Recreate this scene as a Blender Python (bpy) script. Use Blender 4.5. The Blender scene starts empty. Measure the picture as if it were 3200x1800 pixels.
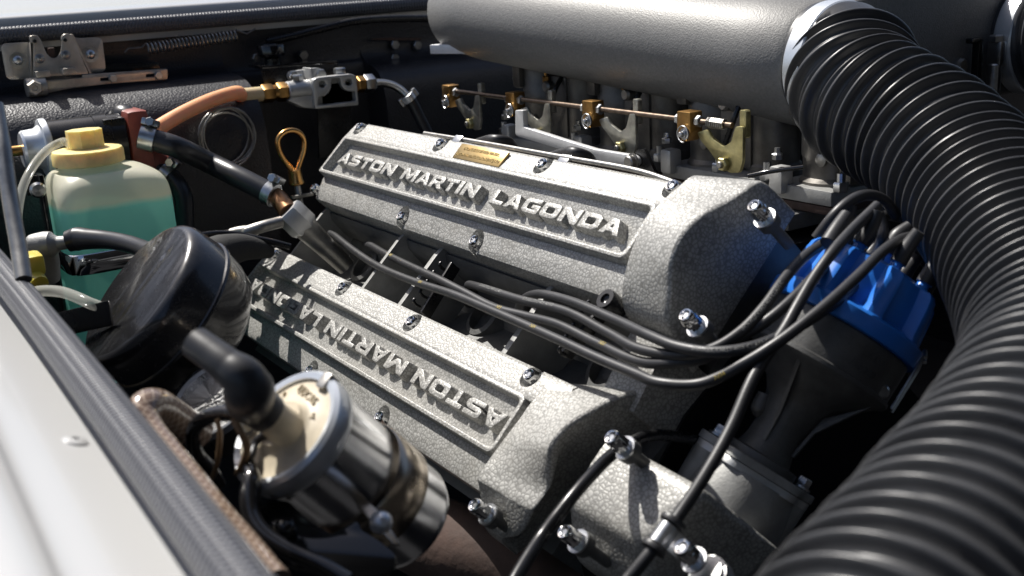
import bpy, bmesh, math, random
import numpy as np
from mathutils import Vector, Matrix
from mathutils.geometry import tessellate_polygon
random.seed(7)
SC = bpy.context.scene
COL = SC.collection

# ------------------------------------------------------------------ camera
# world: X = towards the front of the car, Y = across the car away from the viewer, Z = up (metres)
F = 3500.0
_X = np.array([2342, 869, -3500.]); _X /= np.linalg.norm(_X)
_Y = np.array([5731, -1350, 3500.]); _Y -= _X * (_X @ _Y); _Y /= np.linalg.norm(_Y)
_Z = np.cross(_X, _Y)
CAM = np.array([.60, -.60, 1.0])
cd = bpy.data.cameras.new('camera'); cam = bpy.data.objects.new('camera', cd); COL.objects.link(cam)
cd.lens = F / 3200 * 36; cd.sensor_width = 36; cd.sensor_fit = 'HORIZONTAL'
cd.clip_start = .01; cd.clip_end = 200
R_, D_, W_ = [Vector((_X[i], _Y[i], _Z[i])) for i in range(3)]
cam.matrix_world = Matrix(((R_.x, -D_.x, -W_.x, CAM[0]), (R_.y, -D_.y, -W_.y, CAM[1]), (R_.z, -D_.z, -W_.z, CAM[2]), (0, 0, 0, 1)))
cd.dof.use_dof = True; cd.dof.focus_distance = .84; cd.dof.aperture_fstop = 10.0
SC.camera = cam
SC.cycles.diffuse_bounces = 6
# ------------------------------------------------------------------ sky, sun, exposure
SUN = Vector((-.55, -.12, .82)).normalized()
world = bpy.data.worlds.new('World'); SC.world = world; world.use_nodes = True
wn = world.node_tree.nodes; wl = world.node_tree.links; wn.clear()
sky = wn.new('ShaderNodeTexSky'); sky.sky_type = 'NISHITA'; sky.sun_disc = False
sky.dust_density = 2.5; sky.air_density = .8; sky.sun_elevation = math.asin(SUN.z); sky.sun_rotation = math.atan2(SUN.x, SUN.y)
bg = wn.new('ShaderNodeBackground'); bg.inputs[1].default_value = .075
wo = wn.new('ShaderNodeOutputWorld'); wl.new(sky.outputs[0], bg.inputs[0]); wl.new(bg.outputs[0], wo.inputs[0])
ld = bpy.data.lights.new('sun', 'SUN'); ld.energy = 5.0; ld.angle = math.radians(.5); ld.color = (1, .965, .91)
sun = bpy.data.objects.new('sun', ld); COL.objects.link(sun)
sun.rotation_euler = SUN.to_track_quat('Z', 'Y').to_euler(); sun.location = SUN * 5
SC.view_settings.view_transform = 'Standard'; SC.view_settings.look = 'None'
SC.view_settings.exposure = .5; SC.view_settings.gamma = 1; SC.view_settings.use_curve_mapping = False

# ------------------------------------------------------------------ finding points in the place
def V(a): return Vector((float(a[0]), float(a[1]), float(a[2])))
def ray(u, v):
    p = np.array([(u - 1600) / F, (v - 900) / F, 1.]); return np.array([p @ _X, p @ _Y, p @ _Z])
def S(u, v, d): return V(CAM + ray(u, v) * d)
def hit(u, v, o, n):
    r = ray(u, v); n = np.array(n[:]); return V(CAM + r * (((np.array(o[:]) - CAM) @ n) / (r @ n)))
ZO = {'R1': (0, 0, 3.22), 'R2': (700, 0, 3.22), 'R3': (1300, 0, 2.1467), 'R4': (2300, 0, 2.4156), 'R5': (0, 350, 2.8975), 'R6': (0, 750, 2.8975),
      'R7': (400, 1000, 1.811), 'R8': (0, 1000, 1.811), 'Q1': (900, 350, 2.8975), 'Q2': (1500, 400, 2.415), 'Q3': (700, 700, 2.8975),
      'Q4': (1300, 800, 2.8975), 'Q5': (1400, 1200, 2.4156), 'Q6': (2000, 550, 2.415), 'Q7': (2100, 1000, 2.4156), 'Q8': (2200, 1200, 2.415), 'W': (0, 688, 1.3033), 'D': (0, 0, 1 / 1.24224), 'S': (0, 0, 1)}
def px(nm, x, y): o = ZO[nm]; return (o[0] + x / o[2], o[1] + y / o[2])
def at(nm, x, y, d): return S(*px(nm, x, y), d)
def atX(nm, x, y, X): return hit(*px(nm, x, y), (X, 0, 0), (1, 0, 0))
def atY(nm, x, y, Y): return hit(*px(nm, x, y), (0, Y, 0), (0, 1, 0))
def atZ(nm, x, y, Z): return hit(*px(nm, x, y), (0, 0, Z), (0, 0, 1))
EX, EY, EZ = Vector((1, 0, 0)), Vector((0, 1, 0)), Vector((0, 0, 1))
s2 = .5 ** .5
T_, N_ = Vector((0, -s2, -s2)), Vector((0, -s2, s2))
class Fr:                                        # frame of a cam cover: x along the engine, t down the bank, n out of the cover
    def __init__(s, o): s.o = o
    def w(s, x, t, n): return s.o + EX * x + T_ * t + N_ * n
    def n(s, nm, x, y, n=0): return hit(*px(nm, x, y), s.o + N_ * n, N_)
U = Fr(S(2052, 640, .688)); L = Fr(S(1642, 1242, .689))

# ------------------------------------------------------------------ materials
def mat(name, col, rough=.5, metal=0., spec=.5, coat=0., bump=None, var=None, sss=0., aniso=0.):
    """bump: (kind, scale, strength, distance[, vector])   var: (scale, amount) colour mottling"""
    m = bpy.data.materials.new(name); m.use_nodes = True; nt = m.node_tree; b = nt.nodes['Principled BSDF']
    b.inputs['Base Color'].default_value = (*col, 1); b.inputs['Roughness'].default_value = rough
    b.inputs['Metallic'].default_value = metal; b.inputs['Specular IOR Level'].default_value = spec
    b.inputs['Coat Weight'].default_value = coat; b.inputs['Coat Roughness'].default_value = .08
    tc = nt.nodes.new('ShaderNodeTexCoord')
    if sss:
        b.inputs['Subsurface Weight'].default_value = sss; b.inputs['Subsurface Scale'].default_value = .01
        b.inputs['Subsurface Radius'].default_value = (1, .7, .4)
    if var:
        n = nt.nodes.new('ShaderNodeTexNoise'); n.inputs['Scale'].default_value = var[0]; n.inputs['Detail'].default_value = 6; n.inputs['Roughness'].default_value = .65
        nt.links.new(tc.outputs['Object'], n.inputs['Vector'])
        r = nt.nodes.new('ShaderNodeMapRange'); r.inputs[1].default_value = .3; r.inputs[2].default_value = .7
        r.inputs[3].default_value = 1 - var[1]; r.inputs[4].default_value = 1 + var[1]
        nt.links.new(n.outputs['Fac'], r.inputs[0])
        h = nt.nodes.new('ShaderNodeVectorMath'); h.operation = 'SCALE'; h.inputs[0].default_value = col
        nt.links.new(r.outputs[0], h.inputs['Scale']); nt.links.new(h.outputs[0], b.inputs['Base Color'])
        q = nt.nodes.new('ShaderNodeMapRange'); q.inputs[3].default_value = max(.02, rough - var[1] * .35); q.inputs[4].default_value = min(1, rough + var[1] * .35)
        nt.links.new(n.outputs['Fac'], q.inputs[0]); nt.links.new(q.outputs[0], b.inputs['Roughness'])
    if bump:
        kind, sc, st, di = bump[:4]
        if kind == 'noise':
            t = nt.nodes.new('ShaderNodeTexNoise'); t.inputs['Detail'].default_value = 3; o = t.outputs['Fac']
        else:
            t = nt.nodes.new('ShaderNodeTexVoronoi'); t.feature = 'SMOOTH_F1' if kind == 'cell' else 'DISTANCE_TO_EDGE'; o = t.outputs['Distance']
        t.inputs['Scale'].default_value = sc
        nt.links.new(tc.outputs['Object'], t.inputs['Vector'])
        bp = nt.nodes.new('ShaderNodeBump'); bp.inputs['Strength'].default_value = st; bp.inputs['Distance'].default_value = di
        nt.links.new(o, bp.inputs['Height']); nt.links.new(bp.outputs[0], b.inputs['Normal'])
    return m
def hammer(name, lo, hi, scale=420, rough=.46, metal=.18, dist=.00016):
    m = bpy.data.materials.new(name); m.use_nodes = True; nt = m.node_tree; N = nt.nodes; Lk = nt.links; b = N['Principled BSDF']
    tc = N.new('ShaderNodeTexCoord'); nz = N.new('ShaderNodeTexNoise'); nz.inputs['Scale'].default_value = scale * .6; nz.inputs['Detail'].default_value = 2
    Lk.new(tc.outputs['Object'], nz.inputs['Vector'])
    mx = N.new('ShaderNodeVectorMath'); mx.operation = 'MULTIPLY_ADD'; mx.inputs[1].default_value = (.0018,) * 3
    Lk.new(nz.outputs['Color'], mx.inputs[0]); Lk.new(tc.outputs['Object'], mx.inputs[2])
    v = N.new('ShaderNodeTexVoronoi'); v.feature = 'DISTANCE_TO_EDGE'; v.inputs['Scale'].default_value = scale; Lk.new(mx.outputs[0], v.inputs['Vector'])
    cr = N.new('ShaderNodeValToRGB'); cr.color_ramp.elements[0].position = .0; cr.color_ramp.elements[0].color = (*lo, 1)
    cr.color_ramp.elements[1].position = .18; cr.color_ramp.elements[1].color = (*hi, 1); Lk.new(v.outputs['Distance'], cr.inputs[0])
    n2 = N.new('ShaderNodeTexNoise'); n2.inputs['Scale'].default_value = 45; n2.inputs['Detail'].default_value = 8; n2.inputs['Roughness'].default_value = .7; Lk.new(tc.outputs['Object'], n2.inputs['Vector'])
    mr = N.new('ShaderNodeMapRange'); mr.inputs[1].default_value = .3; mr.inputs[2].default_value = .7; mr.inputs[3].default_value = .84; mr.inputs[4].default_value = 1.1; Lk.new(n2.outputs['Fac'], mr.inputs[0])
    sc = N.new('ShaderNodeVectorMath'); sc.operation = 'SCALE'; Lk.new(cr.outputs[0], sc.inputs[0]); Lk.new(mr.outputs[0], sc.inputs['Scale'])
    n3 = N.new('ShaderNodeTexNoise'); n3.inputs['Scale'].default_value = 14; n3.inputs['Detail'].default_value = 9; n3.inputs['Roughness'].default_value = .75; Lk.new(tc.outputs['Object'], n3.inputs['Vector'])
    m3 = N.new('ShaderNodeMapRange'); m3.inputs[1].default_value = .50; m3.inputs[2].default_value = .80; m3.inputs[4].default_value = .55; Lk.new(n3.outputs['Fac'], m3.inputs[0])
    st = N.new('ShaderNodeMix'); st.data_type = 'RGBA'; st.inputs[7].default_value = (.29, .272, .235, 1); Lk.new(m3.outputs[0], st.inputs[0]); Lk.new(sc.outputs[0], st.inputs[6])
    Lk.new(st.outputs[2], b.inputs['Base Color'])
    bp = N.new('ShaderNodeBump'); bp.inputs['Strength'].default_value = .75; bp.inputs['Distance'].default_value = dist
    r2 = N.new('ShaderNodeMapRange'); r2.inputs[2].default_value = .35; r2.interpolation_type = 'SMOOTHSTEP'; Lk.new(v.outputs['Distance'], r2.inputs[0])
    Lk.new(r2.outputs[0], bp.inputs['Height']); Lk.new(bp.outputs[0], b.inputs['Normal'])
    b.inputs['Roughness'].default_value = rough; b.inputs['Metallic'].default_value = metal
    return m
def woven(name, col):
    m = bpy.data.materials.new(name); m.use_nodes = True; nt = m.node_tree; N = nt.nodes; Lk = nt.links; b = N['Principled BSDF']
    uv = N.new('ShaderNodeUVMap'); sp = N.new('ShaderNodeSeparateXYZ'); Lk.new(uv.outputs[0], sp.inputs[0])
    def ma(op, a, bb=None, c=None):
        n = N.new('ShaderNodeMath'); n.operation = op
        for i, q in enumerate((a, bb, c)):
            if q is None: continue
            if isinstance(q, (int, float)): n.inputs[i].default_value = q
            else: Lk.new(q, n.inputs[i])
        return n.outputs[0]
    pp = ma('PINGPONG', ma('MULTIPLY', sp.outputs[1], 12), 1)
    ph = ma('MULTIPLY_ADD', sp.outputs[0], 1900, ma('MULTIPLY', pp, 3.0))
    w = ma('MULTIPLY_ADD', ma('SINE', ph), .5, .5)
    ed = ma('MULTIPLY', w, ma('SUBTRACT', 1, ma('POWER', ma('ABSOLUTE', ma('MULTIPLY_ADD', pp, 2, -1)), 4)))
    bp = N.new('ShaderNodeBump'); bp.inputs['Strength'].default_value = 1; bp.inputs['Distance'].default_value = .0009; Lk.new(ed, bp.inputs['Height']); Lk.new(bp.outputs[0], b.inputs['Normal'])
    b.inputs['Base Color'].default_value = (*col, 1); b.inputs['Roughness'].default_value = .38
    return m
HAM = hammer('hammered_silver_paint', (.200, .197, .184), (.430, .424, .402), 350)
PLEN = mat('crackle_grey_paint', (.20, .197, .19), .52, .2, bump=('cell', 850, .45, .0004), var=(420, .16))
VINYL = mat('grained_black_vinyl', (.024, .024, .028), .42, bump=('cell', 520, .6, .0007), var=(18, .25))
BAY = mat('black_bay_paint', (.010, .010, .011), .65, spec=.12, var=(20, .3))
RUB = mat('black_rubber', (.028, .028, .030), .42, bump=('noise', 900, .12, .0003), var=(60, .2))
HOSE = mat('black_hose_rubber', (.024, .0245, .028), .33, var=(25, .25))
BIGH = mat('ribbed_hose_rubber', (.044, .0445, .047), .36, bump=('noise', 200, .1, .0006), var=(16, .35))
LATCH = mat('tarnished_plate', (.52, .48, .42), .38, .6, bump=('noise', 300, .12, .0003), var=(70, .25))
CASTD = mat('dark_cast_alloy', (.11, .11, .108), .5, .45, bump=('noise', 700, .35, .0005), var=(50, .3))
HEADM = mat('dark_cast_head', (.13, .13, .126), .55, .3, bump=('noise', 600, .35, .0005), var=(60, .25))
DUSTB = mat('dusty_gloss_black', (.018, .018, .020), .25, coat=.4, bump=('noise', 50, .04, .0006), var=(140, .3))
CAN = mat('polished_can', (.85, .86, .88), .19, 1, bump=('noise', 30, .05, .001), var=(70, .15))
GBLK = mat('gloss_black_paint', (.008, .008, .009), .12, coat=.6, bump=('noise', 60, .03, .0005), var=(90, .3))
PBLK = mat('black_plastic', (.011, .011, .012), .27, var=(40, .2))
CHROME = mat('chrome', (.78, .79, .80), .06, 1, var=(200, .06))
STEEL = mat('zinc_steel', (.52, .53, .54), .3, 1, var=(160, .18))
DULL = mat('dull_steel', (.34, .33, .31), .42, 1, bump=('noise', 500, .15, .0003), var=(120, .22))
RODM = mat('browned_rod', (.16, .12, .09), .4, .9, var=(200, .3))
GALV = mat('galvanised_band', (.74, .77, .80), .30, .6, bump=('noise', 90, .1, .0006), var=(45, .12))
CAST = mat('cast_aluminium', (.30, .30, .29), .55, .45, bump=('noise', 700, .35, .0005), var=(60, .2))
CASTB = mat('bright_cast_alloy', (.56, .56, .55), .42, .65, bump=('noise', 420, .25, .0005), var=(50, .14))
CARB = mat('carburettor_alloy', (.15, .14, .125), .45, .6, bump=('noise', 300, .25, .0005), var=(45, .4))
BRASS = mat('brass', (.40, .23, .08), .36, 1, bump=('noise', 500, .1, .0002), var=(120, .3))
PLAQ = mat('brass_plate', (.40, .285, .125), .36, 1, bump=('noise', 400, .1, .0002), var=(70, .15))
GOLDR = mat('gold_painted_ring', (.62, .34, .12), .26, 1, var=(70, .2))
PASS = mat('yellow_passivated_zinc', (.42, .37, .18), .38, .8, var=(80, .45))
PASSB = mat('pale_passivated_zinc', (.38, .37, .32), .38, .8, var=(80, .4))
ALU = mat('brushed_aluminium', (.66, .66, .66), .42, .5, bump=('noise', 250, .08, .0003), var=(90, .1))
ORANGE = mat('orange_hose', (.84, .42, .21), .38, sss=.3, var=(30, .12))
CREAMH = mat('cream_hose_end', (.62, .50, .30), .4, sss=.2, var=(30, .1))
CREAM = mat('yellowed_plastic', (.85, .69, .30), .38, sss=.5, var=(90, .14))
BLUE = mat('blue_plastic', (.022, .17, .62), .33, var=(40, .12))
RED = mat('oxide_red_paint', (.23, .055, .042), .45, var=(60, .25))
WHITE = mat('white_car_paint', (.49, .49, .487), .25, coat=.4)
TRIM = woven('woven_black_trim', (.075, .077, .088))
COILC = mat('aged_cream_cap', (.52, .45, .33), .5, bump=('noise', 120, .15, .0006), var=(28, .3))
RUSTY = mat('rusted_manifold', (.055, .032, .024), .8, bump=('noise', 160, .5, .0012), var=(35, .45))
YELP = mat('yellow_plastic', (.55, .46, .06), .35, sss=.2)
FABR = mat('matt_black_sleeve', (.02, .02, .02), .8, bump=('noise', 900, .6, .0008))
WPRINT = mat('white_print', (.20, .20, .19), .6)
YPRINT = mat('yellow_print', (.36, .27, .04), .6)
DPRINT = mat('engraved_brass', (.62, .47, .22), .3, 1)
def glassy(name, col, alpha, rough=.15):
    m = bpy.data.materials.new(name); m.use_nodes = True; nt = m.node_tree; N = nt.nodes; b = N['Principled BSDF']
    b.inputs['Base Color'].default_value = (*col, 1); b.inputs['Roughness'].default_value = rough
    tl = N.new('ShaderNodeBsdfTranslucent'); tl.inputs[0].default_value = (*col, 1)
    a = N.new('ShaderNodeMixShader'); a.inputs[0].default_value = .35; nt.links.new(b.outputs[0], a.inputs[1]); nt.links.new(tl.outputs[0], a.inputs[2])
    tr = N.new('ShaderNodeBsdfTransparent'); mx = N.new('ShaderNodeMixShader'); mx.inputs[0].default_value = alpha
    nt.links.new(a.outputs[0], mx.inputs[1]); nt.links.new(tr.outputs[0], mx.inputs[2]); nt.links.new(mx.outputs[0], N['Material Output'].inputs[0])
    return m
def bottle_mat(level):
    """milky plastic: cream where it is dry, teal where the fluid stands behind the wall"""
    m = bpy.data.materials.new('milky_plastic'); m.use_nodes = True; nt = m.node_tree; N = nt.nodes; K = nt.links; b = N['Principled BSDF']
    tc = N.new('ShaderNodeTexCoord'); sp = N.new('ShaderNodeSeparateXYZ'); K.new(tc.outputs['Object'], sp.inputs[0])
    nz = N.new('ShaderNodeTexNoise'); nz.inputs['Scale'].default_value = 40; K.new(tc.outputs['Object'], nz.inputs['Vector'])
    ad = N.new('ShaderNodeMath'); ad.operation = 'MULTIPLY_ADD'; ad.inputs[1].default_value = .003; K.new(nz.outputs['Fac'], ad.inputs[0]); K.new(sp.outputs[2], ad.inputs[2])
    r = N.new('ShaderNodeMapRange'); r.interpolation_type = 'SMOOTHSTEP'; r.inputs[1].default_value = level - .002; r.inputs[2].default_value = level + .005; K.new(ad.outputs[0], r.inputs[0])
    c = N.new('ShaderNodeMix'); c.data_type = 'RGBA'; c.inputs[6].default_value = (.36, .90, .82, 1); c.inputs[7].default_value = (.985, .93, .76, 1); K.new(r.outputs[0], c.inputs[0])
    K.new(c.outputs[2], b.inputs['Base Color']); b.inputs['Roughness'].default_value = .32
    tl = N.new('ShaderNodeBsdfTranslucent'); K.new(c.outputs[2], tl.inputs[0])
    a = N.new('ShaderNodeMixShader'); a.inputs[0].default_value = .5; K.new(b.outputs[0], a.inputs[1]); K.new(tl.outputs[0], a.inputs[2])
    tr = N.new('ShaderNodeBsdfTransparent'); K.new(c.outputs[2], tr.inputs[0])
    a2 = N.new('ShaderNodeMixShader'); a2.inputs[0].default_value = .04; K.new(a.outputs[0], a2.inputs[1]); K.new(tr.outputs[0], a2.inputs[2]); K.new(a2.outputs[0], N['Material Output'].inputs[0])
    return m
CLEAR = glassy('clear_tubing', (.62, .62, .56), .55, .12)
def braid():
    m = mat('clear_braided_hose', (.30, .22, .17), .18, coat=.7); nt = m.node_tree; N = nt.nodes; b = N['Principled BSDF']
    uv = N.new('ShaderNodeUVMap'); sp = N.new('ShaderNodeSeparateXYZ'); nt.links.new(uv.outputs[0], sp.inputs[0])
    def line(sg):
        a = N.new('ShaderNodeMath'); a.operation = 'MULTIPLY_ADD'; nt.links.new(sp.outputs[0], a.inputs[0]); a.inputs[1].default_value = 220 * sg
        c = N.new('ShaderNodeMath'); c.operation = 'MULTIPLY'; nt.links.new(sp.outputs[1], c.inputs[0]); c.inputs[1].default_value = 9; nt.links.new(c.outputs[0], a.inputs[2])
        f = N.new('ShaderNodeMath'); f.operation = 'PINGPONG'; f.inputs[1].default_value = .5; nt.links.new(a.outputs[0], f.inputs[0])
        g = N.new('ShaderNodeMath'); g.operation = 'GREATER_THAN'; g.inputs[1].default_value = .43; nt.links.new(f.outputs[0], g.inputs[0]); return g.outputs[0]
    mx = N.new('ShaderNodeMath'); mx.operation = 'MAXIMUM'; nt.links.new(line(1), mx.inputs[0]); nt.links.new(line(-1), mx.inputs[1])
    c = N.new('ShaderNodeMix'); c.data_type = 'RGBA'; c.inputs[6].default_value = (.17, .115, .085, 1); c.inputs[7].default_value = (.40, .32, .25, 1)
    nt.links.new(mx.outputs[0], c.inputs[0]); nt.links.new(c.outputs[2], b.inputs['Base Color']); return m
BRAID = braid()

# ------------------------------------------------------------------ mesh building
def frame(axis, ref=None):
    z = Vector(axis).normalized(); r = Vector(ref) if ref else (EZ if abs(z.z) < .9 else EX)
    x = (r - z * r.dot(z)).normalized(); return x, z.cross(x), z
def spline(pts, per=8):
    P = [Vector(p) for p in pts]; n = len(P)
    if n < 3: return [P[0].lerp(P[1], i / per) for i in range(per + 1)]
    out = []
    for i in range(n - 1):
        a = P[i - 1] if i else P[0] * 2 - P[1]; b, c = P[i], P[i + 1]; d = P[i + 2] if i + 2 < n else P[-1] * 2 - P[-2]
        ta, tb, tc_ = (b - a).length ** .5 + 1e-6, (c - b).length ** .5 + 1e-6, (d - c).length ** .5 + 1e-6   # centripetal
        m1 = ((b - a) / ta - (c - a) / (ta + tb) + (c - b) / tb) * tb; m2 = ((c - b) / tb - (d - b) / (tb + tc_) + (d - c) / tc_) * tb
        for k in range(per):
            t = k / per; h = t * t * (3 - 2 * t)
            out.append(b * (2 * t ** 3 - 3 * t * t + 1) + m1 * (t ** 3 - 2 * t * t + t) + c * h + m2 * (t ** 3 - t * t))
    return out + [P[-1]]
def miter(loop, d):
    """offset a 2D loop to its left-hand (inner for CCW) side by d"""
    n = len(loop); out = []
    for i in range(n):
        a, b, c = loop[i - 1], loop[i], loop[(i + 1) % n]
        e1 = (b[0] - a[0], b[1] - a[1]); e2 = (c[0] - b[0], c[1] - b[1]); l1 = math.hypot(*e1) or 1e-9; l2 = math.hypot(*e2) or 1e-9
        n1 = (-e1[1] / l1, e1[0] / l1); n2 = (-e2[1] / l2, e2[0] / l2); k = 1 + n1[0] * n2[0] + n1[1] * n2[1]; k = max(k, .35)
        out.append((b[0] + (n1[0] + n2[0]) / k * d, b[1] + (n1[1] + n2[1]) / k * d))
    return out
def area(l): return sum(l[i - 1][0] * l[i][1] - l[i][0] * l[i - 1][1] for i in range(len(l))) / 2
def rnd(loop, r, k=4):
    """round the corners of a 2D loop"""
    n = len(loop); out = []; R = r if isinstance(r, (list, tuple)) else [r] * n
    for i in range(n):
        a, b, c = [Vector(loop[j % n]) for j in (i - 1, i, i + 1)]; q = R[i]
        if q <= 0: out.append(tuple(b)); continue
        d1, d2 = (a - b), (c - b); q = min(q, d1.length * .49, d2.length * .49); p, s = b + d1.normalized() * q, b + d2.normalized() * q
        for j in range(k + 1):
            t = j / k; out.append(tuple(p * (1 - t) ** 2 + b * 2 * t * (1 - t) + s * t * t))
    return out
def circ(cx, cy, r, n=16, cw=False): 
    l = [(cx + r * math.cos(2 * math.pi * i / n), cy + r * math.sin(2 * math.pi * i / n)) for i in range(n)]
    return l[::-1] if cw else l
class MB:
    def __init__(s): s.v = []; s.f = []; s.uv = []
    def add(s, vs, fs, uvs=None):
        o = len(s.v); s.v += [Vector(v) for v in vs]
        for i, f in enumerate(fs):
            s.f.append([o + k for k in f]); s.uv.append(uvs[i] if uvs else [(0, 0)] * len(f))
        return s
    def rings(s, R, cap0=True, cap1=True, closed=True, uvs=None):
        n = len(R[0]); vs = [p for r in R for p in r]; fs = []; us = []
        for i in range(len(R) - 1):
            for j in range(n if closed else n - 1):
                k = (j + 1) % n; fs.append([i * n + j, i * n + k, (i + 1) * n + k, (i + 1) * n + j])
                if uvs: us.append([(uvs[i], j / n), (uvs[i], (j + 1) / n), (uvs[i + 1], (j + 1) / n), (uvs[i + 1], j / n)])
                else: us.append([(0, 0)] * 4)
        if closed and cap0: fs.append(list(range(n))[::-1]); us.append([(0, 0)] * n)
        if closed and cap1: fs.append([(len(R) - 1) * n + j for j in range(n)]); us.append([(0, 0)] * n)
        return s.add(vs, fs, us)
    def tube(s, pts, r, n=12, per=8, smooth=True, caps=True, closed=False):
        C = spline(pts, per) if smooth else [Vector(p) for p in pts]
        m = len(C); cum = [0.]
        for i in range(1, m): cum.append(cum[-1] + (C[i] - C[i - 1]).length)
        if isinstance(r, (list, tuple)):
            q = len(r) - 1; rr = []
            for i in range(m):
                t = i / (m - 1) * q; a = min(int(t), q - 1); rr.append(r[a] + (r[a + 1] - r[a]) * (t - a))
        elif callable(r): rr = [r(c, cum[-1]) for c in cum]
        else: rr = [r] * m
        R = []; t0 = (C[1] - C[0]).normalized(); x, y, _ = frame(t0)
        for i in range(m):
            t = (C[min(i + 1, m - 1)] - C[max(i - 1, 0)]).normalized()
            x = (x - t * x.dot(t)).normalized(); y = t.cross(x)
            R.append([C[i] + (x * math.cos(2 * math.pi * j / n) + y * math.sin(2 * math.pi * j / n)) * rr[i] for j in range(n)])
        return s.rings(R, caps, caps, uvs=cum)
    def lathe(s, o, axis, prof, n=24, ref=None, ph=0):
        x, y, z = frame(axis, ref); o = Vector(o); R = []
        for r, h in prof:
            r = max(r, 1e-5); R.append([o + z * h + (x * math.cos(2 * math.pi * (j + ph) / n) + y * math.sin(2 * math.pi * (j + ph) / n)) * r for j in range(n)])
        cum = [p[1] for p in prof]
        return s.rings(R, prof[0][0] > 1e-4, prof[-1][0] > 1e-4, uvs=cum)
    def cyl(s, a, b, r, n=16, bev=0, r2=None):
        a, b = Vector(a), Vector(b); h = (b - a).length; r2 = r if r2 is None else r2
        p = [(r, 0), (r2, h)] if not bev else [(r - bev, 0), (r, bev), (r2, h - bev), (r2 - bev, h)]
        return s.lathe(a, b - a, p, n)
    def hexn(s, o, axis, r, h, ref=None):
        return s.lathe(o, axis, [(r * .9, 0), (r, h * .12), (r, h * .85), (r * .86, h)], 6, ref)
    def box(s, c, ax, ay, az, sx, sy, sz, bev=.0):
        bm = bmesh.new(); bmesh.ops.create_cube(bm, size=1)
        for v in bm.verts: v.co = Vector((v.co.x * sx, v.co.y * sy, v.co.z * sz))
        if bev: bmesh.ops.bevel(bm, geom=list(bm.edges), offset=bev, segments=2, affect='EDGES', profile=.6)
        ax, ay, az, c = Vector(ax), Vector(ay), Vector(az), Vector(c); bm.verts.index_update()
        s.add([c + ax * v.co.x + ay * v.co.y + az * v.co.z for v in bm.verts], [[v.index for v in f.verts] for f in bm.faces]); bm.free(); return s
    def plate(s, loops, o, ex, ey, z0, z1, bev=0., draft=0.):
        """solid from 2D loops (first outer, others holes) in frame o, ex, ey, extruded along ex x ey from z0 to z1 (z1 = face with the bevel)"""
        o, ex, ey = Vector(o), Vector(ex), Vector(ey); ez = ex.cross(ey).normalized(); lp = []
        for i, l in enumerate(loops):
            l = [tuple(p) for p in l]
            if (area(l) > 0) != (i == 0): l = l[::-1]
            lp.append(l)
        def lev(l, off, z): return [o + ex * p[0] + ey * p[1] + ez * z for p in (miter(l, off) if off else l)]
        top = []; bot = []
        for l in lp:
            R = [lev(l, -draft, z0)]
            if bev: R += [lev(l, 0, z1 - bev), lev(l, bev * .35, z1 - bev * .3), lev(l, bev, z1)]
            else: R += [lev(l, 0, z1)]
            s.rings(R, False, False); top.append(R[-1]); bot.append(R[0])
        for side, fl in ((top, False), (bot, True)):
            flat = [p for l in side for p in l]
            tr = tessellate_polygon([[Vector(((p - o).dot(ex), (p - o).dot(ey), 0)) for p in l] for l in side])
            fs = []
            for t in tr:
                a, b, c = [flat[k] for k in t]; nn = (b - a).cross(c - a)
                if nn.length < 1e-14: continue
                up = nn.dot(ez) > 0; fs.append(list(t) if up != fl else list(t)[::-1])
            s.add(flat, fs)
        return s
    def mesh(s, name, off=Vector((0, 0, 0)), sharp=35):
        me = bpy.data.meshes.new(name); me.from_pydata([v - off for v in s.v], [], s.f)
        if any(any(u != (0, 0) for u in q) for q in s.uv):
            l = me.uv_layers.new(name='UVMap'); k = 0
            flat = []
            for q in s.uv:
                for u in q: flat += [u[0], u[1]]
            l.data.foreach_set('uv', flat)
        bm = bmesh.new(); bm.from_mesh(me); bmesh.ops.remove_doubles(bm, verts=bm.verts, dist=1e-6); bmesh.ops.recalc_face_normals(bm, faces=bm.faces); bm.to_mesh(me); bm.free()
        me.polygons.foreach_set('use_smooth', [True] * len(me.polygons)); me.set_sharp_from_angle(angle=math.radians(sharp))
        return me
    def centre(s):
        lo = [min(v[i] for v in s.v) for i in range(3)]; hi = [max(v[i] for v in s.v) for i in range(3)]
        return Vector(((lo[0] + hi[0]) / 2, (lo[1] + hi[1]) / 2, lo[2]))
    def build(s, name, m, parent=None, sharp=35, label=None):
        off = wloc(parent) if parent else s.centre()
        o = bpy.data.objects.new(name, s.mesh(name, off, sharp)); o.data.materials.append(m); COL.objects.link(o)
        if parent: o.parent = parent
        else: o.location = off
        if label: o['label'] = label
        return o
def wloc(o):
    p = Vector(o.location)
    while o.parent: o = o.parent; p = p + Vector(o.location)
    return p
def thing(name, label, cat, loc, group=None):
    o = bpy.data.objects.new(name, None); o.empty_display_size = .01; COL.objects.link(o); o.location = Vector(loc)
    return tag(o, label, cat, group)
def tag(o, label, cat, group=None):
    o['label'] = label; o['category'] = cat
    if group: o['group'] = group
    return o
def struct(o): o['kind'] = 'structure'; return o
def inst(me, name, parent, o, axis, ref=None, scale=1.):
    """another copy of a shared mesh, its local z along axis"""
    x, y, z = frame(axis, ref); ob = bpy.data.objects.new(name, me); COL.objects.link(ob)
    M = Matrix(((x.x, y.x, z.x, 0), (x.y, y.y, z.y, 0), (x.z, y.z, z.z, 0), (0, 0, 0, 1))) @ Matrix.Diagonal((scale, scale, scale, 1))
    off = wloc(parent) if parent else Vector((0, 0, 0))
    ob.parent = parent; ob.matrix_basis = Matrix.Translation(Vector(o) - off) @ M; return ob
def shared(mb, name, m, sharp=35):
    me = mb.mesh(name, sharp=sharp); me.materials.append(m); return me
O0 = Vector((0, 0, 0))
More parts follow.
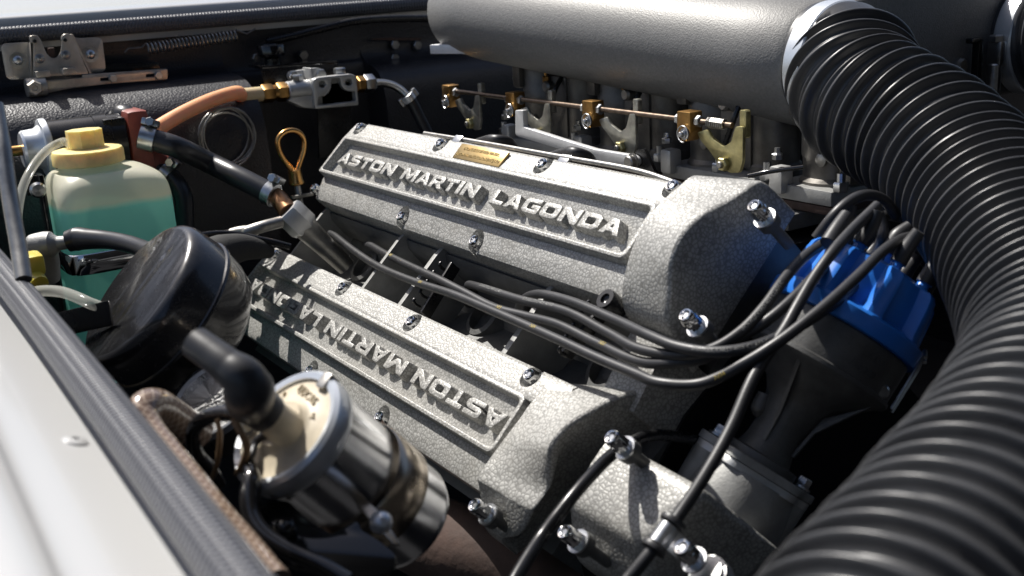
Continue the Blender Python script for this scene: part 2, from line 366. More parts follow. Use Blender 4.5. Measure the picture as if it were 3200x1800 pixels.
def textmesh(body, size, extrude=0., align='CENTER', spacing=1.):
    c = bpy.data.curves.new('print', 'FONT'); c.body = body; c.size = size; c.extrude = extrude; c.align_x = align; c.align_y = 'CENTER'; c.resolution_u = 2; c.space_character = spacing
    o = bpy.data.objects.new('print', c); COL.objects.link(o); bpy.context.view_layer.update()
    me = o.to_mesh(); vs = [v.co.copy() for v in me.vertices]; fs = [list(p.vertices) for p in me.polygons]
    o.to_mesh_clear(); bpy.data.objects.remove(o); bpy.data.curves.remove(c); return vs, fs
def flat_text(body, size, o, ex, ey, m, parent, name='lettering', extrude=.0002, spacing=1.):
    vs, fs = textmesh(body, size, extrude, spacing=spacing); ex, ey = Vector(ex).normalized(), Vector(ey).normalized(); ez = ex.cross(ey); o = Vector(o)
    return MB().add([o + ex * v.x + ey * v.y + ez * v.z for v in vs], fs).build(name, m, parent)
def tube_text(body, size, pts, r, start, m, parent, up, name='printed_lettering', flip=False, per=8):
    """lettering printed round a cable, facing the direction up"""
    C = spline(pts, per); cum = [0.]
    for i in range(1, len(C)): cum.append(cum[-1] + (C[i] - C[i - 1]).length)
    def pos(sv):
        sv = min(max(sv, 0), cum[-1] - 1e-6); i = 0
        while cum[i + 1] < sv: i += 1
        t = (sv - cum[i]) / (cum[i + 1] - cum[i]); return C[i].lerp(C[i + 1], t), (C[i + 1] - C[i]).normalized()
    vs, fs = textmesh(body, size, 0, 'LEFT'); out = []; up = Vector(up)
    for v in vs:
        c, t = pos(start + (-v.x if flip else v.x)); u = (up - t * up.dot(t)).normalized(); w = u.cross(t) * (-1 if flip else 1); a = v.y / r
        out.append(c + (u * math.cos(a) + w * math.sin(a)) * (r + .00015))
    return MB().add(out, fs).build(name, m, parent)
# ------------------------------------------------------------------ the two cam covers
GL = {  # raised capitals, unit height: loops (outer first)
 'A': [1.05, [[(0, 0), (.26, 0), (.33, .2), (.72, .2), (.79, 0), (1.05, 0), (.68, 1), (.37, 1)], [(.40, .40), (.65, .40), (.525, .76)]]],
 'S': [.98, [[(.0, .0), (.78, 0), (.98, .16), (.98, .46), (.80, .62), (.27, .62), (.27, .76), (.95, .76), (.95, 1), (.2, 1), (.02, .84), (.02, .54), (.2, .39), (.72, .39), (.72, .24), (0, .24)]]],
 'T': [.92, [[(.33, 0), (.59, 0), (.59, .75), (.92, .75), (.92, 1), (0, 1), (0, .75), (.33, .75)]]],
 'O': [1.08, [rnd([(0, 0), (1.08, 0), (1.08, 1), (0, 1)], .26, 3), rnd([(.28, .26), (.80, .26), (.80, .74), (.28, .74)], .12, 2)]],
 'N': [1.10, [[(0, 0), (.26, 0), (.26, .62), (.80, 0), (1.10, 0), (1.10, 1), (.84, 1), (.84, .40), (.32, 1), (0, 1)]]],
 'M': [1.30, [[(0, 0), (.25, 0), (.25, .62), (.54, .12), (.76, .12), (1.05, .62), (1.05, 0), (1.30, 0), (1.30, 1), (.97, 1), (.65, .46), (.33, 1), (0, 1)]]],
 'R': [1.04, [[(0, 0), (.26, 0), (.26, .32), (.48, .32), (.74, 0), (1.06, 0), (.79, .34), (.96, .44), (1.0, .56), (1.0, .84), (.84, 1), (0, 1)], [(.26, .55), (.74, .55), (.74, .77), (.26, .77)]]],
 'I': [.27, [[(0, 0), (.27, 0), (.27, 1), (0, 1)]]],
 'L': [.90, [[(0, 0), (.90, 0), (.90, .25), (.27, .25), (.27, 1), (0, 1)]]],
 'G': [1.08, [[(.2, 0), (1.08, 0), (1.08, .58), (.58, .58), (.58, .37), (.81, .37), (.81, .24), (.27, .24), (.27, .76), (1.04, .76), (1.04, 1), (.2, 1), (0, .82), (0, .18)]]],
 'D': [1.08, [[(0, 0), (.84, 0), (1.08, .2), (1.08, .8), (.84, 1), (0, 1)], [(.26, .25), (.70, .25), (.80, .34), (.80, .66), (.70, .75), (.26, .75)]]]}
def words_on(fr, parent, words, h, flip):
    for word, xa, xb in words:
        tot = sum(GL[c][0] for c in word) + .16 * (len(word) - 1); k = abs(xb - xa) / tot; x = xa
        for c in word:
            w, loops = GL[c]
            sx = k
            if not flip: o, ex, ey = fr.w(x, .0270, -.0076), EX, -T_
            else: o, ex, ey = fr.w(x, .0154, -.0076), -EX, T_
            sh = []
            for i, l in enumerate(loops):
                l = [(p[0] * sx, p[1] * h) for p in l]
                if (area(l) > 0) != (i == 0): l = l[::-1]
                sh.append(rnd(miter(l, -.00035), .0006, 1))
            MB().plate(sh, o, ex, ey, -.001, .0080, .0004, .0010).build('raised_letter', HAM, parent, 30)
            x += (w + .16) * k * (-1 if flip else 1)
def nut_mesh(length, hexed=True):
    mb = MB(); l = length
    mb.lathe(O0, EZ, [(.0047, -l), (.0047, -.0022), (.0044, -.0008), (.0036, 0), (.0029, -.0002), (.0025, -.0012), (.0024, -.0030), (0, -.0028)], 6 if False else 18)
    if hexed: mb.lathe(O0, EZ, [(.0050, -l + .0005), (.0052, -l + .001), (.0052, -.0045), (.0047, -.0038)], 6)
    return mb
NUT = shared(nut_mesh(.013), 'cap_nut', CHROME); NUTL = shared(nut_mesh(.0135), 'long_cap_nut', CHROME)
STUD = shared(MB().lathe(O0, EZ, [(.0022, -.006), (.0022, -.0016), (.0016, -.0010), (0, -.0010)], 10), 'stud_end', STEEL)
WASH = shared(MB().lathe(O0, EZ, [(.0046, 0), (.0068, 0), (.0068, .0014), (.0046, .0014)], 20), 'washer', STEEL)
def nut(parent, p, axis=N_, long=False, depth=None):
    o = inst(NUTL if long else NUT, 'cap_nut', parent, p, axis, EX)
    inst(STUD, 'stud_end', parent, p, axis)
    inst(WASH, 'washer', parent, p - Vector(axis) * (depth or (.0138 if long else .0125)), axis)
    return o
def cut(ob, cutters):
    """pockets cut into a casting"""
    mb = MB()
    for c in cutters: mb.lathe(*c)
    me = mb.mesh('cutter', off=wloc(ob)); c = bpy.data.objects.new('cutter', me); COL.objects.link(c); c.location = wloc(ob)
    md = ob.modifiers.new('pockets', 'BOOLEAN'); md.operation = 'DIFFERENCE'; md.object = c; md.solver = 'EXACT'; md.use_self = True
    bpy.context.view_layer.update(); dg = bpy.context.evaluated_depsgraph_get(); nm = bpy.data.meshes.new_from_object(ob.evaluated_get(dg))
    ob.modifiers.clear(); old = ob.data; ob.data = nm; bpy.data.meshes.remove(old); bpy.data.objects.remove(c); bpy.data.meshes.remove(me)
    nm.polygons.foreach_set('use_smooth', [True] * len(nm.polygons)); nm.set_sharp_from_angle(angle=math.radians(35))
def cover_body(fr, parent, x0, x1, prof):
    R = []
    for x, k in ((x0, .0012), (x0 + .0012, 0), (x1, 0)):
        R.append([fr.w(x, t + (k if t < 0 else -k), n - (k if n > -.03 else 0)) for t, n in prof])
    return MB().rings(R).build('cover_body', HAM, parent, 28)
def loft_cap(fr, parent, A, B, name):
    """bulged end housing lofted from section A [(x,t,n)] to B, rounded front edge"""
    def up(P, k=5): return spline([fr.w(*p) for p in P], k)
    a, b = up(A), up(B); n = len(a); ca = sum(a, O0) / n; cb = sum(b, O0) / n
    R = [a]
    for j in range(1, 7): R.append([a[i].lerp(b[i], j / 7) for i in range(n)])
    r = .0042
    for j in range(1, 6):
        q = j / 5 * math.pi / 2; R.append([b[i] + (EX * (math.sin(q) - 1) * r) - (b[i] - cb).normalized() * r * (1 - math.cos(q)) for i in range(n)])
    mb = MB().rings(R); return mb.build(name, HAM, parent, 32)
prof = [(-.021, -.046), (-.021, -.0075), (-.0203, -.0048), (-.018, -.0030), (-.0005, -.0002), (.0006, -.0006), (.0016, -.0068), (.0028, -.0076), (.0440, -.0076), (.0600, -.0125), (.0626, -.0140), (.0635, -.0165), (.0640, -.046)]
RIM = [rnd([(-.4545, -.0012), (.0012, -.0012), (.0022, .0408), (-.4560, .0408)], [.004, .007, .007, .003], 5), rnd([(-.4495, .0020), (-.0022, .0020), (-.0016, .0375), (-.4520, .0375)], [.002, .005, .005, .002], 4)]
def cover(fr, label, words, flip, holes, capA, capB):
    root = thing('cam_cover', label, 'engine cover', fr.w(-.22, .02, -.046))
    body = cover_body(fr, root, -.4555, .03, prof)
    cut(body, [(fr.w(x, t, -.0145 if t < .03 else -.028), N_, [(.0074, 0), (.0084, .012), (.0100, .022), (.0105, .04)], 24) for x, t in holes])
    # o + ex*p0 + ey*p1, ez = ex x ey must be N: EX x (-T)
    MB().plate([[(p[0], -p[1]) for p in l] for l in RIM], fr.w(0, 0, 0), EX, -T_, -.0088, .0004, .0008, .0012).build('panel_rim', HAM, root, 30)
    words_on(fr, root, words, .0112, flip)
    for x, t in holes: nut(root, fr.w(x, t, .0012 if t < .03 else -.0075))
    loft_cap(fr, root, capA, capB, 'end_housing')
    return root
HU = [(-.4405, -.0135), (-.287, -.0132), (-.1375, -.0128), (.002, -.0150), (-.463, .0545), (-.2845, .0550), (-.1685, .0555)]
A = [(.010, -.030, -.046), (.010, -.030, -.012), (.010, -.027, -.004), (.010, -.014, .0015), (.011, .006, .0080), (.011, .023, .0085), (.012, .040, .0050), (.012, .060, -.0060), (.012, .068, -.018), (.012, .070, -.050)]
B = [(.056, -.040, -.050), (.056, -.0375, -.016), (.056, -.0345, -.0105), (.056, -.0140, .0005), (.056, .0045, .0115), (.056, .0220, .0165), (.056, .0380, .0130), (.056, .0500, .0040), (.056, .0655, -.0095), (.056, .078, -.050)]
upper = cover(U, 'hammered silver cam cover with a brass plaque, upper of the two beside the carburettors',
              [('ASTON', -.4325, -.324), ('MARTIN', -.308, -.189), ('LAGONDA', -.167, -.0160)], False, HU, A, B)
HL = [(-.4405, -.0135), (-.287, -.0128), (-.165, -.0120), (-.010, -.0140), (-.2660, .0585), (-.140, .0585), (-.463, .0545)]
A = [(.010, -.026, -.050), (.010, -.024, -.020), (.010, -.0190, -.0085), (.010, -.0105, -.0020), (.010, .0025, .0020), (.010, .0135, .0025), (.011, .0270, .0045), (.011, .0365, .0052), (.012, .0510, .0065), (.012, .0575, .0058), (.012, .0592, .0035), (.012, .0690, -.008), (.012, .0790, -.020), (.012, .082, -.045)]
B = [(.067, -.042, -.052), (.067, -.0380, -.0200), (.067, -.0325, -.0110), (.067, -.0245, -.0030), (.067, -.0110, .0065), (.067, .0070, .0165), (.067, .0215, .0178), (.067, .0300, .0115), (.066, .0400, .0030), (.064, .0550, .0012), (.0625, .0578, -.0008), (.052, .0705, -.0120), (.030, .0790, -.0230), (.022, .082, -.045)]
lower = cover(L, 'hammered silver cam cover with upside-down raised lettering, lower of the two',
              [('ASTON', -.0050, -.1185), ('MARTIN', -.1335, -.2675), ('LAGONDA', -.2830, -.4395)], True, HL, A, B)
# plaque on the upper cover
pq = MB().plate([[(-.253, .0026), (-.1845, .0026), (-.1845, .0166), (-.253, .0166)]], U.w(0, 0, -.0014), EX, -T_, -.0005, .0016, .0003).build('plaque', PLAQ, upper)
flat_text('ENGINE BUILT BY FRED WATERS', .0038, U.w(-.219, -.0124, .0004), EX, -T_, DPRINT, pq, spacing=.94)
flat_text('ASTON MARTIN LAGONDA (1975) LTD', .0038, U.w(-.219, -.0066, .0004), EX, -T_, DPRINT, pq, spacing=.94)
# long nuts on the end housings (their feet stand on bosses of the front face)
def front_nut(root, p, axis=N_):
    nut(root, p, axis, True)
    MB().lathe(p - axis * .040, axis, [(.0034, 0), (.0034, .020), (.0066, .0205), (.0068, .0258), (.0050, .0262)], 24).build('nut_boss', HEADM, root)
front_nut(upper, at('Q2', 2062, 580, .625)); front_nut(upper, at('Q2', 1545, 1405, .608))
front_nut(lower, at('Q5', 1225, 395, .585)); front_nut(lower, at('Q5', 190, 910, .640)); front_nut(lower, at('Q5', 870, 1110, .585))

# ------------------------------------------------------------------ cylinder head between and under the covers
head = thing('cylinder_head', 'grey cast cylinder head with ribbed plug valley between the two cam covers', 'cylinder head', U.w(-.2, .09, -.12))
mb = MB()
for fr, t0, t1 in ((U, -.030, .066), (L, -.026, .070)):
    R = [[fr.w(x, t, n) for t, n in ((t0, -.047), (t1, -.047), (t1, -.13), (t0, -.13))] for x in (-.45, .045)]
    mb.rings(R)
mb.build('cam_carrier', HEADM, head)
R = [[U.w(x, t, n) for t, n in ((.05, -.062), (.075, -.066), (.092, -.078), (.112, -.066), (.135, -.062), (.135, -.14), (.05, -.14))] for x in (-.45, .05)]
MB().rings(R).build('valley_floor', HEADM, head)
# sloping flange that carries the upper cover
MB().rings([[U.w(x, t, n) for t, n in ((.055, -.0465), (.066, -.030), (.0705, -.036), (.0735, -.058), (.055, -.060))] for x in (-.45, .02)]).build('joint_flange', HEADM, head)
for x, w in ((-.4490, .004), (-.2950, .0045), (-.2300, .0055), (-.0800, .0055)):
    pr = [(.056, -.030), (.0655, -.0255), (.072, -.0245), (.116, -.0235), (.126, -.0230), (.126, -.072), (.056, -.072)]
    MB().plate([pr], U.w(x, 0, 0), T_, N_, -w / 2, w / 2, .0006).build('valley_rib', CAST, head)
for x in (-.40, -.325, -.19, -.115, -.035):
    MB().lathe(U.w(x, .092, -.079), N_, [(.018, 0), (.0165, .012), (.0125, .013), (.0125, .004), (0, .004)], 28).build('plug_well', HEADM, head)
# thin chrome breather rail along the back of the upper cover
rail = tag(MB().tube([U.w(-.335, -.0235, -.008), U.w(-.25, -.0235, -.006), U.w(-.13, -.0235, -.005), U.w(-.04, -.0235, -.005), U.w(.0, -.020, -.006)], .0019, 12).build('steel_pipe', DULL), 'thin bright steel pipe along the back edge of the upper cam cover', 'pipe')
for x in (-.285, -.135):
    MB().box(U.w(x + .013, -.0220, -.005), EX, T_, N_, .012, .007, .003, .001).build('pipe_clip', STEEL, rail)
# ------------------------------------------------------------------ the engine bay
def prism(prof, a, b, ax=EY):       # prof [(x,z)] extruded along Y from a to b
    return MB().rings([[Vector((p[0], y, p[1])) for p in prof] for y in (a, b)])
R = prism([(-.75, .45), (.95, .45), (.95, .43), (-.75, .43)], -.75, .75).build('bay_floor', BAY); struct(R)
def curve2(pts, k=6): return [(p.x, p.z) for p in spline([Vector((a, 0, b)) for a, b in pts], k)]
bulk = struct(bpy.data.objects.new('bulkhead', None)); COL.objects.link(bulk); bulk.location = (-.56, 0, .45)
pr = curve2([(-.575, .958), (-.5745, .920), (-.565, .912), (-.535, .9085), (-.505, .902), (-.484, .888), (-.473, .866), (-.468, .83), (-.466, .45)]) + [(-.62, .45), (-.62, .958)]
prism(pr, -.56, -.205).build('padded_panel', VINYL, bulk, 60)
pr2 = curve2([(-.575, .958), (-.5745, .910), (-.570, .905), (-.568, .88), (-.566, .45)]) + [(-.62, .45), (-.62, .958)]
prism(pr2, -.205, -.045).build('padded_panel', VINYL, bulk, 60)
pr3 = curve2([(-.575, .958), (-.5745, .915), (-.565, .905), (-.545, .900), (-.53, .89), (-.522, .87), (-.52, .80), (-.52, .45)]) + [(-.62, .45), (-.62, .958)]
prism(pr3, -.045, .72).build('padded_panel', VINYL, bulk, 60)
struct(prism([(.84, .45), (.86, .45), (.86, .80), (.84, .80)], -.75, .75).build('front_panel', BAY))
struct(MB().rings([[Vector((x, y, z)) for y, z in ((.72, .45), (.74, .45), (.74, .90), (.72, .90))] for x in (-.56, .75)]).build('inner_wing', BAY))
# scuttle: white panel with a rolled front edge above the bulkhead, woven trim on the flange
pr = curve2([(-.568, .960), (-.5685, .976), (-.571, .9800), (-.577, .9815), (-.75, .986), (-1.1, .998)], 5) + [(-1.1, .95), (-.568, .95)]
sc = tag(prism(pr, -1.2, 1.2).build('scuttle_panel', WHITE, None, 50), 'white painted scuttle panel behind the engine bay, above the woven trim', 'car body panel')
MB().lathe(atZ('R1', 1535, 12, .9820), EZ, [(.009, -.002), (.009, .001), (.006, .0035), (0, .0035)], 16).build('grommet', PBLK, sc)
tag(MB().tube([Vector((-.562 + .00 * k, -.62 + .1 * k, .9640)) for k in range(0, 14)], .0080, 20, 6).build('woven_trim', TRIM), 'black woven edging along the bulkhead under the white scuttle', 'trim')
# near wing: inner shelf and outer crown, swept along the line of its woven edging
wz = .842
wp = [atZ('S', *p, wz - .0015) for p in ((0, 845), (126, 1000), (430, 1396), (733, 1800))]
d0 = (wp[0] - wp[1]).normalized(); d1 = (wp[-1] - wp[-2]).normalized()
wp = [wp[0] + d0 * .40, wp[0] + d0 * .2] + wp + [wp[-1] + d1 * .15, wp[-1] + d1 * .40]
wc = spline(wp, 8)
pr = [(p.x, p.y) for p in spline([Vector((a, b, 0)) for a, b in ((.004, -.0160), (-.004, -.0160), (-.010, -.0145), (-.028, -.0075), (-.0400, -.0030), (-.0440, .0010), (-.052, .0050), (-.075, .0075), (-.12, .010), (-.2, .004))], 6)]
pr += [(-.2, -.06), (.004, -.06)]
rg = []
for i, c in enumerate(wc):
    t = (wc[min(i + 1, len(wc) - 1)] - wc[max(i - 1, 0)]); t.z = 0; t.normalize(); nn = Vector((-t.y, t.x, 0))
    rg.append([Vector((c.x, c.y, wz)) + nn * a + EZ * b for a, b in pr])
wg = tag(MB().rings(rg).build('wing_panel', WHITE, None, 60), 'white painted wing panel with a screw, along the near side of the bay', 'car body panel')
ci = min(wc, key=lambda c: (c - atZ('R8', 425, 690, wz)).length); tt = (wc[wc.index(ci) + 1] - ci); tt.z = 0; tt.normalize(); nn = Vector((-tt.y, tt.x, 0))
pn = (nn * .35 + EZ * .937).normalized(); p = hit(*px('R8', 425, 690), Vector((ci.x, ci.y, wz)) + nn * -.019 + EZ * -.0112, pn)
MB().lathe(p, pn, [(.0052, -.001), (.0050, .0006), (.0038, .0014), (.0017, .0016), (.0015, .0002), (0, .0002)], 24).build('screw', WHITE, wg)
tag(MB().tube(wc, .0086, 20, smooth=False).build('woven_trim', TRIM), 'blurred black woven edging along the near white wing', 'trim')

# ------------------------------------------------------------------ air box with two outlets
ab = thing('air_box', 'large grey crackle-painted air box above the carburettors', 'air box', (-.2, .15, .90))
def sect(x, yc, zc, r, zt, yf, k=14, zb=None):
    ring = []
    zb = zc - r if zb is None else zb
    for j in range(k + 1):                       # round near side from the bottom to the top
        a = -math.pi / 2 - math.pi * j / k
        ring.append(Vector((x, yc + r * math.cos(a), zc + r * math.sin(a))))
    ring += [Vector((x, yf, zc + r)), Vector((x, yf, zb + .0))]
    return ring
secs = [(-.425, .030, .962, .030), (-.420, .005, .9605, .040), (-.408, -.006, .9585, .0415), (-.36, -.007, .9525, .0415), (-.24, .004, .942, .0425), (-.12, .017, .932, .044), (-.02, .034, .9210, .0460), (.018, .042, .9170, .0465), (.023, .042, .9170, .0435)]
MB().rings([sect(x, y, z, r, 0, .285) for x, y, z, r in secs]).build('box_shell', PLEN, ab, 50)
MB().plate([[(-.412, -.045), (-.20, .032), (-.20, .30), (-.412, .30)]], Vector((0, 0, .9235)), EX, EY, -.0045, .0045, .0008).build('base_plate', ALU, ab)
for yc, nm in ((.042, 0), (.285, 1)):
    MB().cyl((.01, yc, .9165), (.034, yc, .9165), .0415, 48).build('outlet_neck', PLEN, ab)
NECK = Vector((.023, .042, .9165))
def ribbed(pts, label, r0=.0415, pitch=.0126, seg=72):
    C = spline(pts, 40); cum = [0.]
    for i in range(1, len(C)): cum.append(cum[-1] + (C[i] - C[i - 1]).length)
    Ltot = cum[-1]; k = 0; Q = []; rr = []
    RP = ((0, .0020), (.04, .0016), (.08, .0004), (.15, 0), (.27, 0), (.335, .0008), (.375, .0030), (.41, .0053), (.44, .0061), (.50, .0063), (.56, .0061), (.59, .0053), (.625, .0030), (.665, .0008), (.73, 0), (.85, 0), (.92, .0004), (.96, .0016))
    sv = [(0., .0040), (.012, .0040), (.022, .0040), (.0235, .0015)]; s0 = .024; rn = random.Random(3)
    while s0 < Ltot - pitch * 1.2:
        pc = pitch * rn.uniform(.94, 1.06); g = rn.uniform(.92, 1.06)
        sv += [(s0 + p * pc, h * g) for p, h in RP]; s0 += pc
    for q, h in sv:
        while cum[k + 1] < q: k += 1
        Q.append(C[k].lerp(C[k + 1], (q - cum[k]) / (cum[k + 1] - cum[k]))); rr.append(r0 + h)
    rit = iter(rr)
    o = MB().tube(Q, lambda c, tot: next(rit), seg, smooth=False, caps=False).build('air_hose', BIGH, None, 60)
    return tag(o, label, 'hose')
hp = [NECK, NECK + EX * .022, at('D', 2170, 245, .77), at('D', 2325, 345, .725), at('D', 2480, 500, .665), at('D', 2610, 700, .585), at('D', 2690, 890, .51), at('D', 2640, 1110, .44), at('D', 2480, 1370, .385), at('D', 2320, 1600, .345), at('D', 2150, 1850, .31)]
hs = ribbed(hp, 'thick ribbed black air hose curving from the near air box outlet down to the right')
ax_ = (hp[1] - hp[0]).normalized()
c = NECK + EX * .0040
tag(MB().lathe(c, EX, [(.0457, 0), (.0466, .0012), (.0466, .0148), (.0457, .016)], 64).build('hose_band', GALV), 'wide bright galvanised band clamping the near air hose to the air box', 'clamp')
N2 = Vector((.023, .285, .9165))
ribbed([N2, N2 + EX * .05, N2 + Vector((.12, 0, -.03)), N2 + Vector((.17, -.01, -.12)), N2 + Vector((.18, -.01, -.25))], 'ribbed black air hose at the far air box outlet, upper right corner')
b2 = tag(MB().lathe(N2 + EX * .003, EX, [(.0457, 0), (.0466, .0012), (.0466, .0148), (.0457, .016)], 64).build('hose_band', GALV), 'worm-drive hose clamp on the far air box outlet, upper right corner', 'clamp')
q = N2 + Vector((.010, -.0455, -.008))
mb = MB().box(q + Vector((0, -.004, 0)), EX, EY, EZ, .013, .009, .020, .002); mb.build('worm_housing', STEEL, b2)
MB().cyl(q + Vector((0, -.006, -.045)), q + Vector((0, -.006, -.008)), .0055, 14, .001).build('worm_screw', STEEL, b2)
MB().hexn(q + Vector((0, -.006, .009)), EZ, .006, .006).build('screw_head', STEEL, b2)
# clip hanging on the front face of the air box
q = atX('R4', 1780, 320, .024)
MB().plate([rnd([(-.003, -.030), (.003, -.030), (.003, .004), (-.012, .004), (-.012, .000), (-.003, .000)], .0015, 2)], q + EX * .006, EY, EZ, -.003, .003, .0005).build('catch', PBLK, ab)
q = atX('R4', 1680, 500, .024)
MB().lathe(q, EX, [(.007, -.002), (.007, .003), (.005, .005), (0, .005)], 18).build('catch_screw', DULL, ab)

# raised bonnet, hinged at the nose: unseen, added to shade the bay front
bn = MB()
R = []
for k in range(9):
    y = -.78 + 1.56 * k / 8; b = .03 * (1 - (y / .78) ** 2)
    R.append([Vector((.97 + b, y, .86)), Vector((.66 + b, y, 1.50)), Vector((.50 + b, y, 1.95)), Vector((.525 + b, y, 1.96)), Vector((.69 + b, y, 1.51)), Vector((.995 + b, y, .87))])
struct(bn.rings(R).build('bonnet', BAY))
# ------------------------------------------------------------------ carburettors and throttle linkage
RY = -.03
XT = [-.402, -.282, -.162, -.041]          # trunnion blocks on the throttle rod
rod_z = .880
KAP = ['farthest left', 'second from the left', 'third from the left', 'nearest the ribbed hose']
for i, x in enumerate(XT):
    xc = x + .092; yc = .024
    c = thing('carburettor', 'dark alloy carburettor barrel under the air box, ' + KAP[i], 'carburettor', (xc, yc, .825), 'row of carburettors')
    MB().lathe((xc, yc, .825), EZ, [(.024, 0), (.024, .014), (.0215, .017), (.0215, .030), (.0225, .032), (.0225, .060), (.021, .063), (.021, .11)], 36).build('barrel', CARB, c)
    if i < 3: MB().lathe((xc + .052, yc + .01, .825), EZ, [(.022, 0), (.022, .016), (.0205, .018), (.0205, .11)], 28).build('barrel', CARB, c)
    MB().box((xc + (.026 if i < 3 else .012), yc + .004, .868), EX, EY, EZ, .05 if i < 3 else .03, .034, .06, .004).build('float_bowl', CARB, c)
    MB().box((xc + (.02 if i < 3 else -.004), yc, .8315), EX, EY, EZ, .105 if i < 3 else .060, .062, .011, .002).build('base_flange', CAST, c)
    MB().box((xc + (.02 if i < 3 else -.004), yc, .8225), EX, EY, EZ, .104 if i < 3 else .059, .060, .006, .001).build('gasket_spacer', RUSTY, c)
    MB().box((xc - .015, yc - .0205, .905), EX, EY, EZ, .0125, .009, .040, .003).build('cast_boss', CARB, c)
    MB().lathe((xc + .028, yc - .014, .888), -EY, [(.0055, 0), (.0055, .005), (.004, .007), (0, .007)], 20).build('jet_plug', DULL, c)
    MB().box((xc - .022, yc - .030, .8400), EX, EY, EZ, .013, .013, .020, .003).build('shaft_boss', CASTB, c)
    for dx in (-.040, .030):
        MB().hexn((xc + dx, yc - .026, .8370), EZ, .0055, .007).build('base_nut', STEEL, c)
        MB().cyl((xc + dx, yc - .026, .843), (xc + dx, yc - .026, .850), .003, 10).build('base_stud', STEEL, c)
mf = thing('inlet_manifold', 'dark inlet manifold deck under the carburettors', 'manifold', (-.2, .05, .80))
MB().box((-.19, .03, .8125), EX, EY, EZ, .48, .10, .012, .002).build('deck', HEADM, mf)
MB().rings([[Vector((x, y, z)) for y, z in ((-.05, .80), (.12, .80), (.10, .62), (-.02, .62))] for x in (-.43, .06)]).build('runner_block', BAY, mf)
# throttle rod
rod = thing('throttle_rod', 'threaded dark steel throttle rod running along the carburettors', 'rod', (XT[0], RY, rod_z))
MB().cyl((XT[0] - .012, RY, rod_z + .0012), (XT[3] + .045, RY, rod_z - .0002), .0022, 12).build('shaft', RODM, rod)
nx = [XT[0] + .0105] + [XT[1] - .0115, XT[1] + .0100, XT[2] - .0115, XT[2] + .0100, XT[3] - .0115, XT[3] + .0105]
for q in nx: MB().hexn((q - .003, RY, rod_z), EX, .0044, .0045, EZ).build('lock_nut', STEEL, rod)
MB().hexn((XT[0] - .0125, RY, rod_z), EX, .0034, .004, EZ).build('lock_nut', STEEL, rod)
mb = MB()
mb.tube([Vector((XT[3] + .020 + .0175 * t / 60, RY + .0036 * math.cos(t * .9), rod_z + .0036 * math.sin(t * .9))) for t in range(61)], .0007, 6, smooth=False)
mb.build('return_spring', DULL, rod)
LBL = ['leftmost', 'second from the left', 'third from the left', 'rightmost, beside the ribbed hose']
for i, x in enumerate(XT):
    b = thing('trunnion_block', 'brass block with a pin on the throttle rod, ' + LBL[i], 'linkage block', (x, RY, rod_z - .012), 'brass trunnion blocks')
    MB().plate([rnd([(-.0085, .0070), (.0065, .0070), (.0065, -.0080), (.0020, -.0155), (-.0035, -.0155), (-.0085, -.0080)], .0012, 2)], Vector((x, RY, rod_z)), EX, EZ, -.0060, .0060, .0006).build('block', BRASS, b)
    MB().lathe((x + .001, RY - .0065, rod_z - .0095), -EY, [(.0046, 0), (.0046, .0010), (.0032, .0012), (.0032, .0024), (.0022, .0026), (.0022, .0050), (.0016, .0055), (0, .0055)], 20).build('pin', STEEL, b)
    MB().tube([Vector((x + .001 + .0062 * math.cos(a), RY - .0085, rod_z - .0095 + .0062 * math.sin(a))) for a in [k * .45 for k in range(12)]], .0006, 6).build('spring_clip', STEEL, b)
    # crank: forked plate from the block to the carburettor spindle
    pv = Vector((x + .040, RY - .001, .8515))
    p4 = atY('R3', 2080, 1100, RY - .001)
    o = [((q - p4).x, (q - p4).z) for q in (atY('R3', *w_, RY - .001) for w_ in ((1888, 890), (1960, 868), (1988, 925), (2030, 955), (2070, 985), (2118, 955), (2140, 880), (2148, 850), (2200, 850), (2197, 1085), (2175, 1160), (2110, 1162), (2040, 1110), (1975, 1015), (1915, 945)))]
    m_ = PASS if i == 3 else PASSB
    cr = thing('throttle_crank', ['pale', 'pale', 'pale', 'yellow'][i] + ' zinc-plated throttle crank with a nut, ' + LBL[i], 'crank', pv, 'throttle cranks')
    MB().plate([rnd(o, .0022, 3)], pv, EX, EZ, -.0012, .0014, .0004).build('crank_plate', m_, cr)
    MB().plate([rnd([(.0120, .0400), (.0185, .0400), (.0185, .020), (.0120, .020)], .001, 1)], pv, EX, EZ, -.006, -.0014, .0004).build('return_tab', m_, cr)
    MB().hexn(pv - EY * .0012, -EY, .0054, .0045, EX).build('spindle_nut', PASS, cr)
    MB().cyl(pv - EY * .005, pv - EY * .0080, .0026, 14, .0005).build('spindle_end', DULL, cr)
# flat aluminium link bar
y = -.052
o = [(680, 738), (732, 738), (737, 850), (1000, 935), (1215, 1000), (1465, 1040), (1492, 1062), (1496, 1100), (1462, 1130), (1410, 1120), (1200, 1075), (950, 990), (690, 910), (680, 895)]
pts = [atY('R3', *p, y) for p in o]; c0 = pts[8]
lk = thing('link_bar', 'cranked flat aluminium link bar lying across the carburettor bases', 'bracket', c0)
MB().plate([rnd([((p - c0).x, (p - c0).z) for p in pts], [.001, .001, .001, .002, .003, .004, .004, .004, .004, .004, .003, .003, .003, .002], 3)], c0, EX, EZ, -.0025, .0025, .0006).build('bar', ALU, lk)
q = atY('R3', 1458, 1085, y - .0025)
MB().lathe(q, -EY, [(.0068, 0), (.0068, .001), (.0055, .0012), (.0055, .005), (.0045, .006), (0, .006)], 18).build('pivot_bolt', DULL, lk)
MB().plate([rnd([(-.004, .008), (.006, .010), (.022, -.012), (.016, -.018), (-.006, -.004)], .002, 2)], q + EY * .007, EX, EZ, -.002, .001).build('pivot_lever', PBLK, lk)
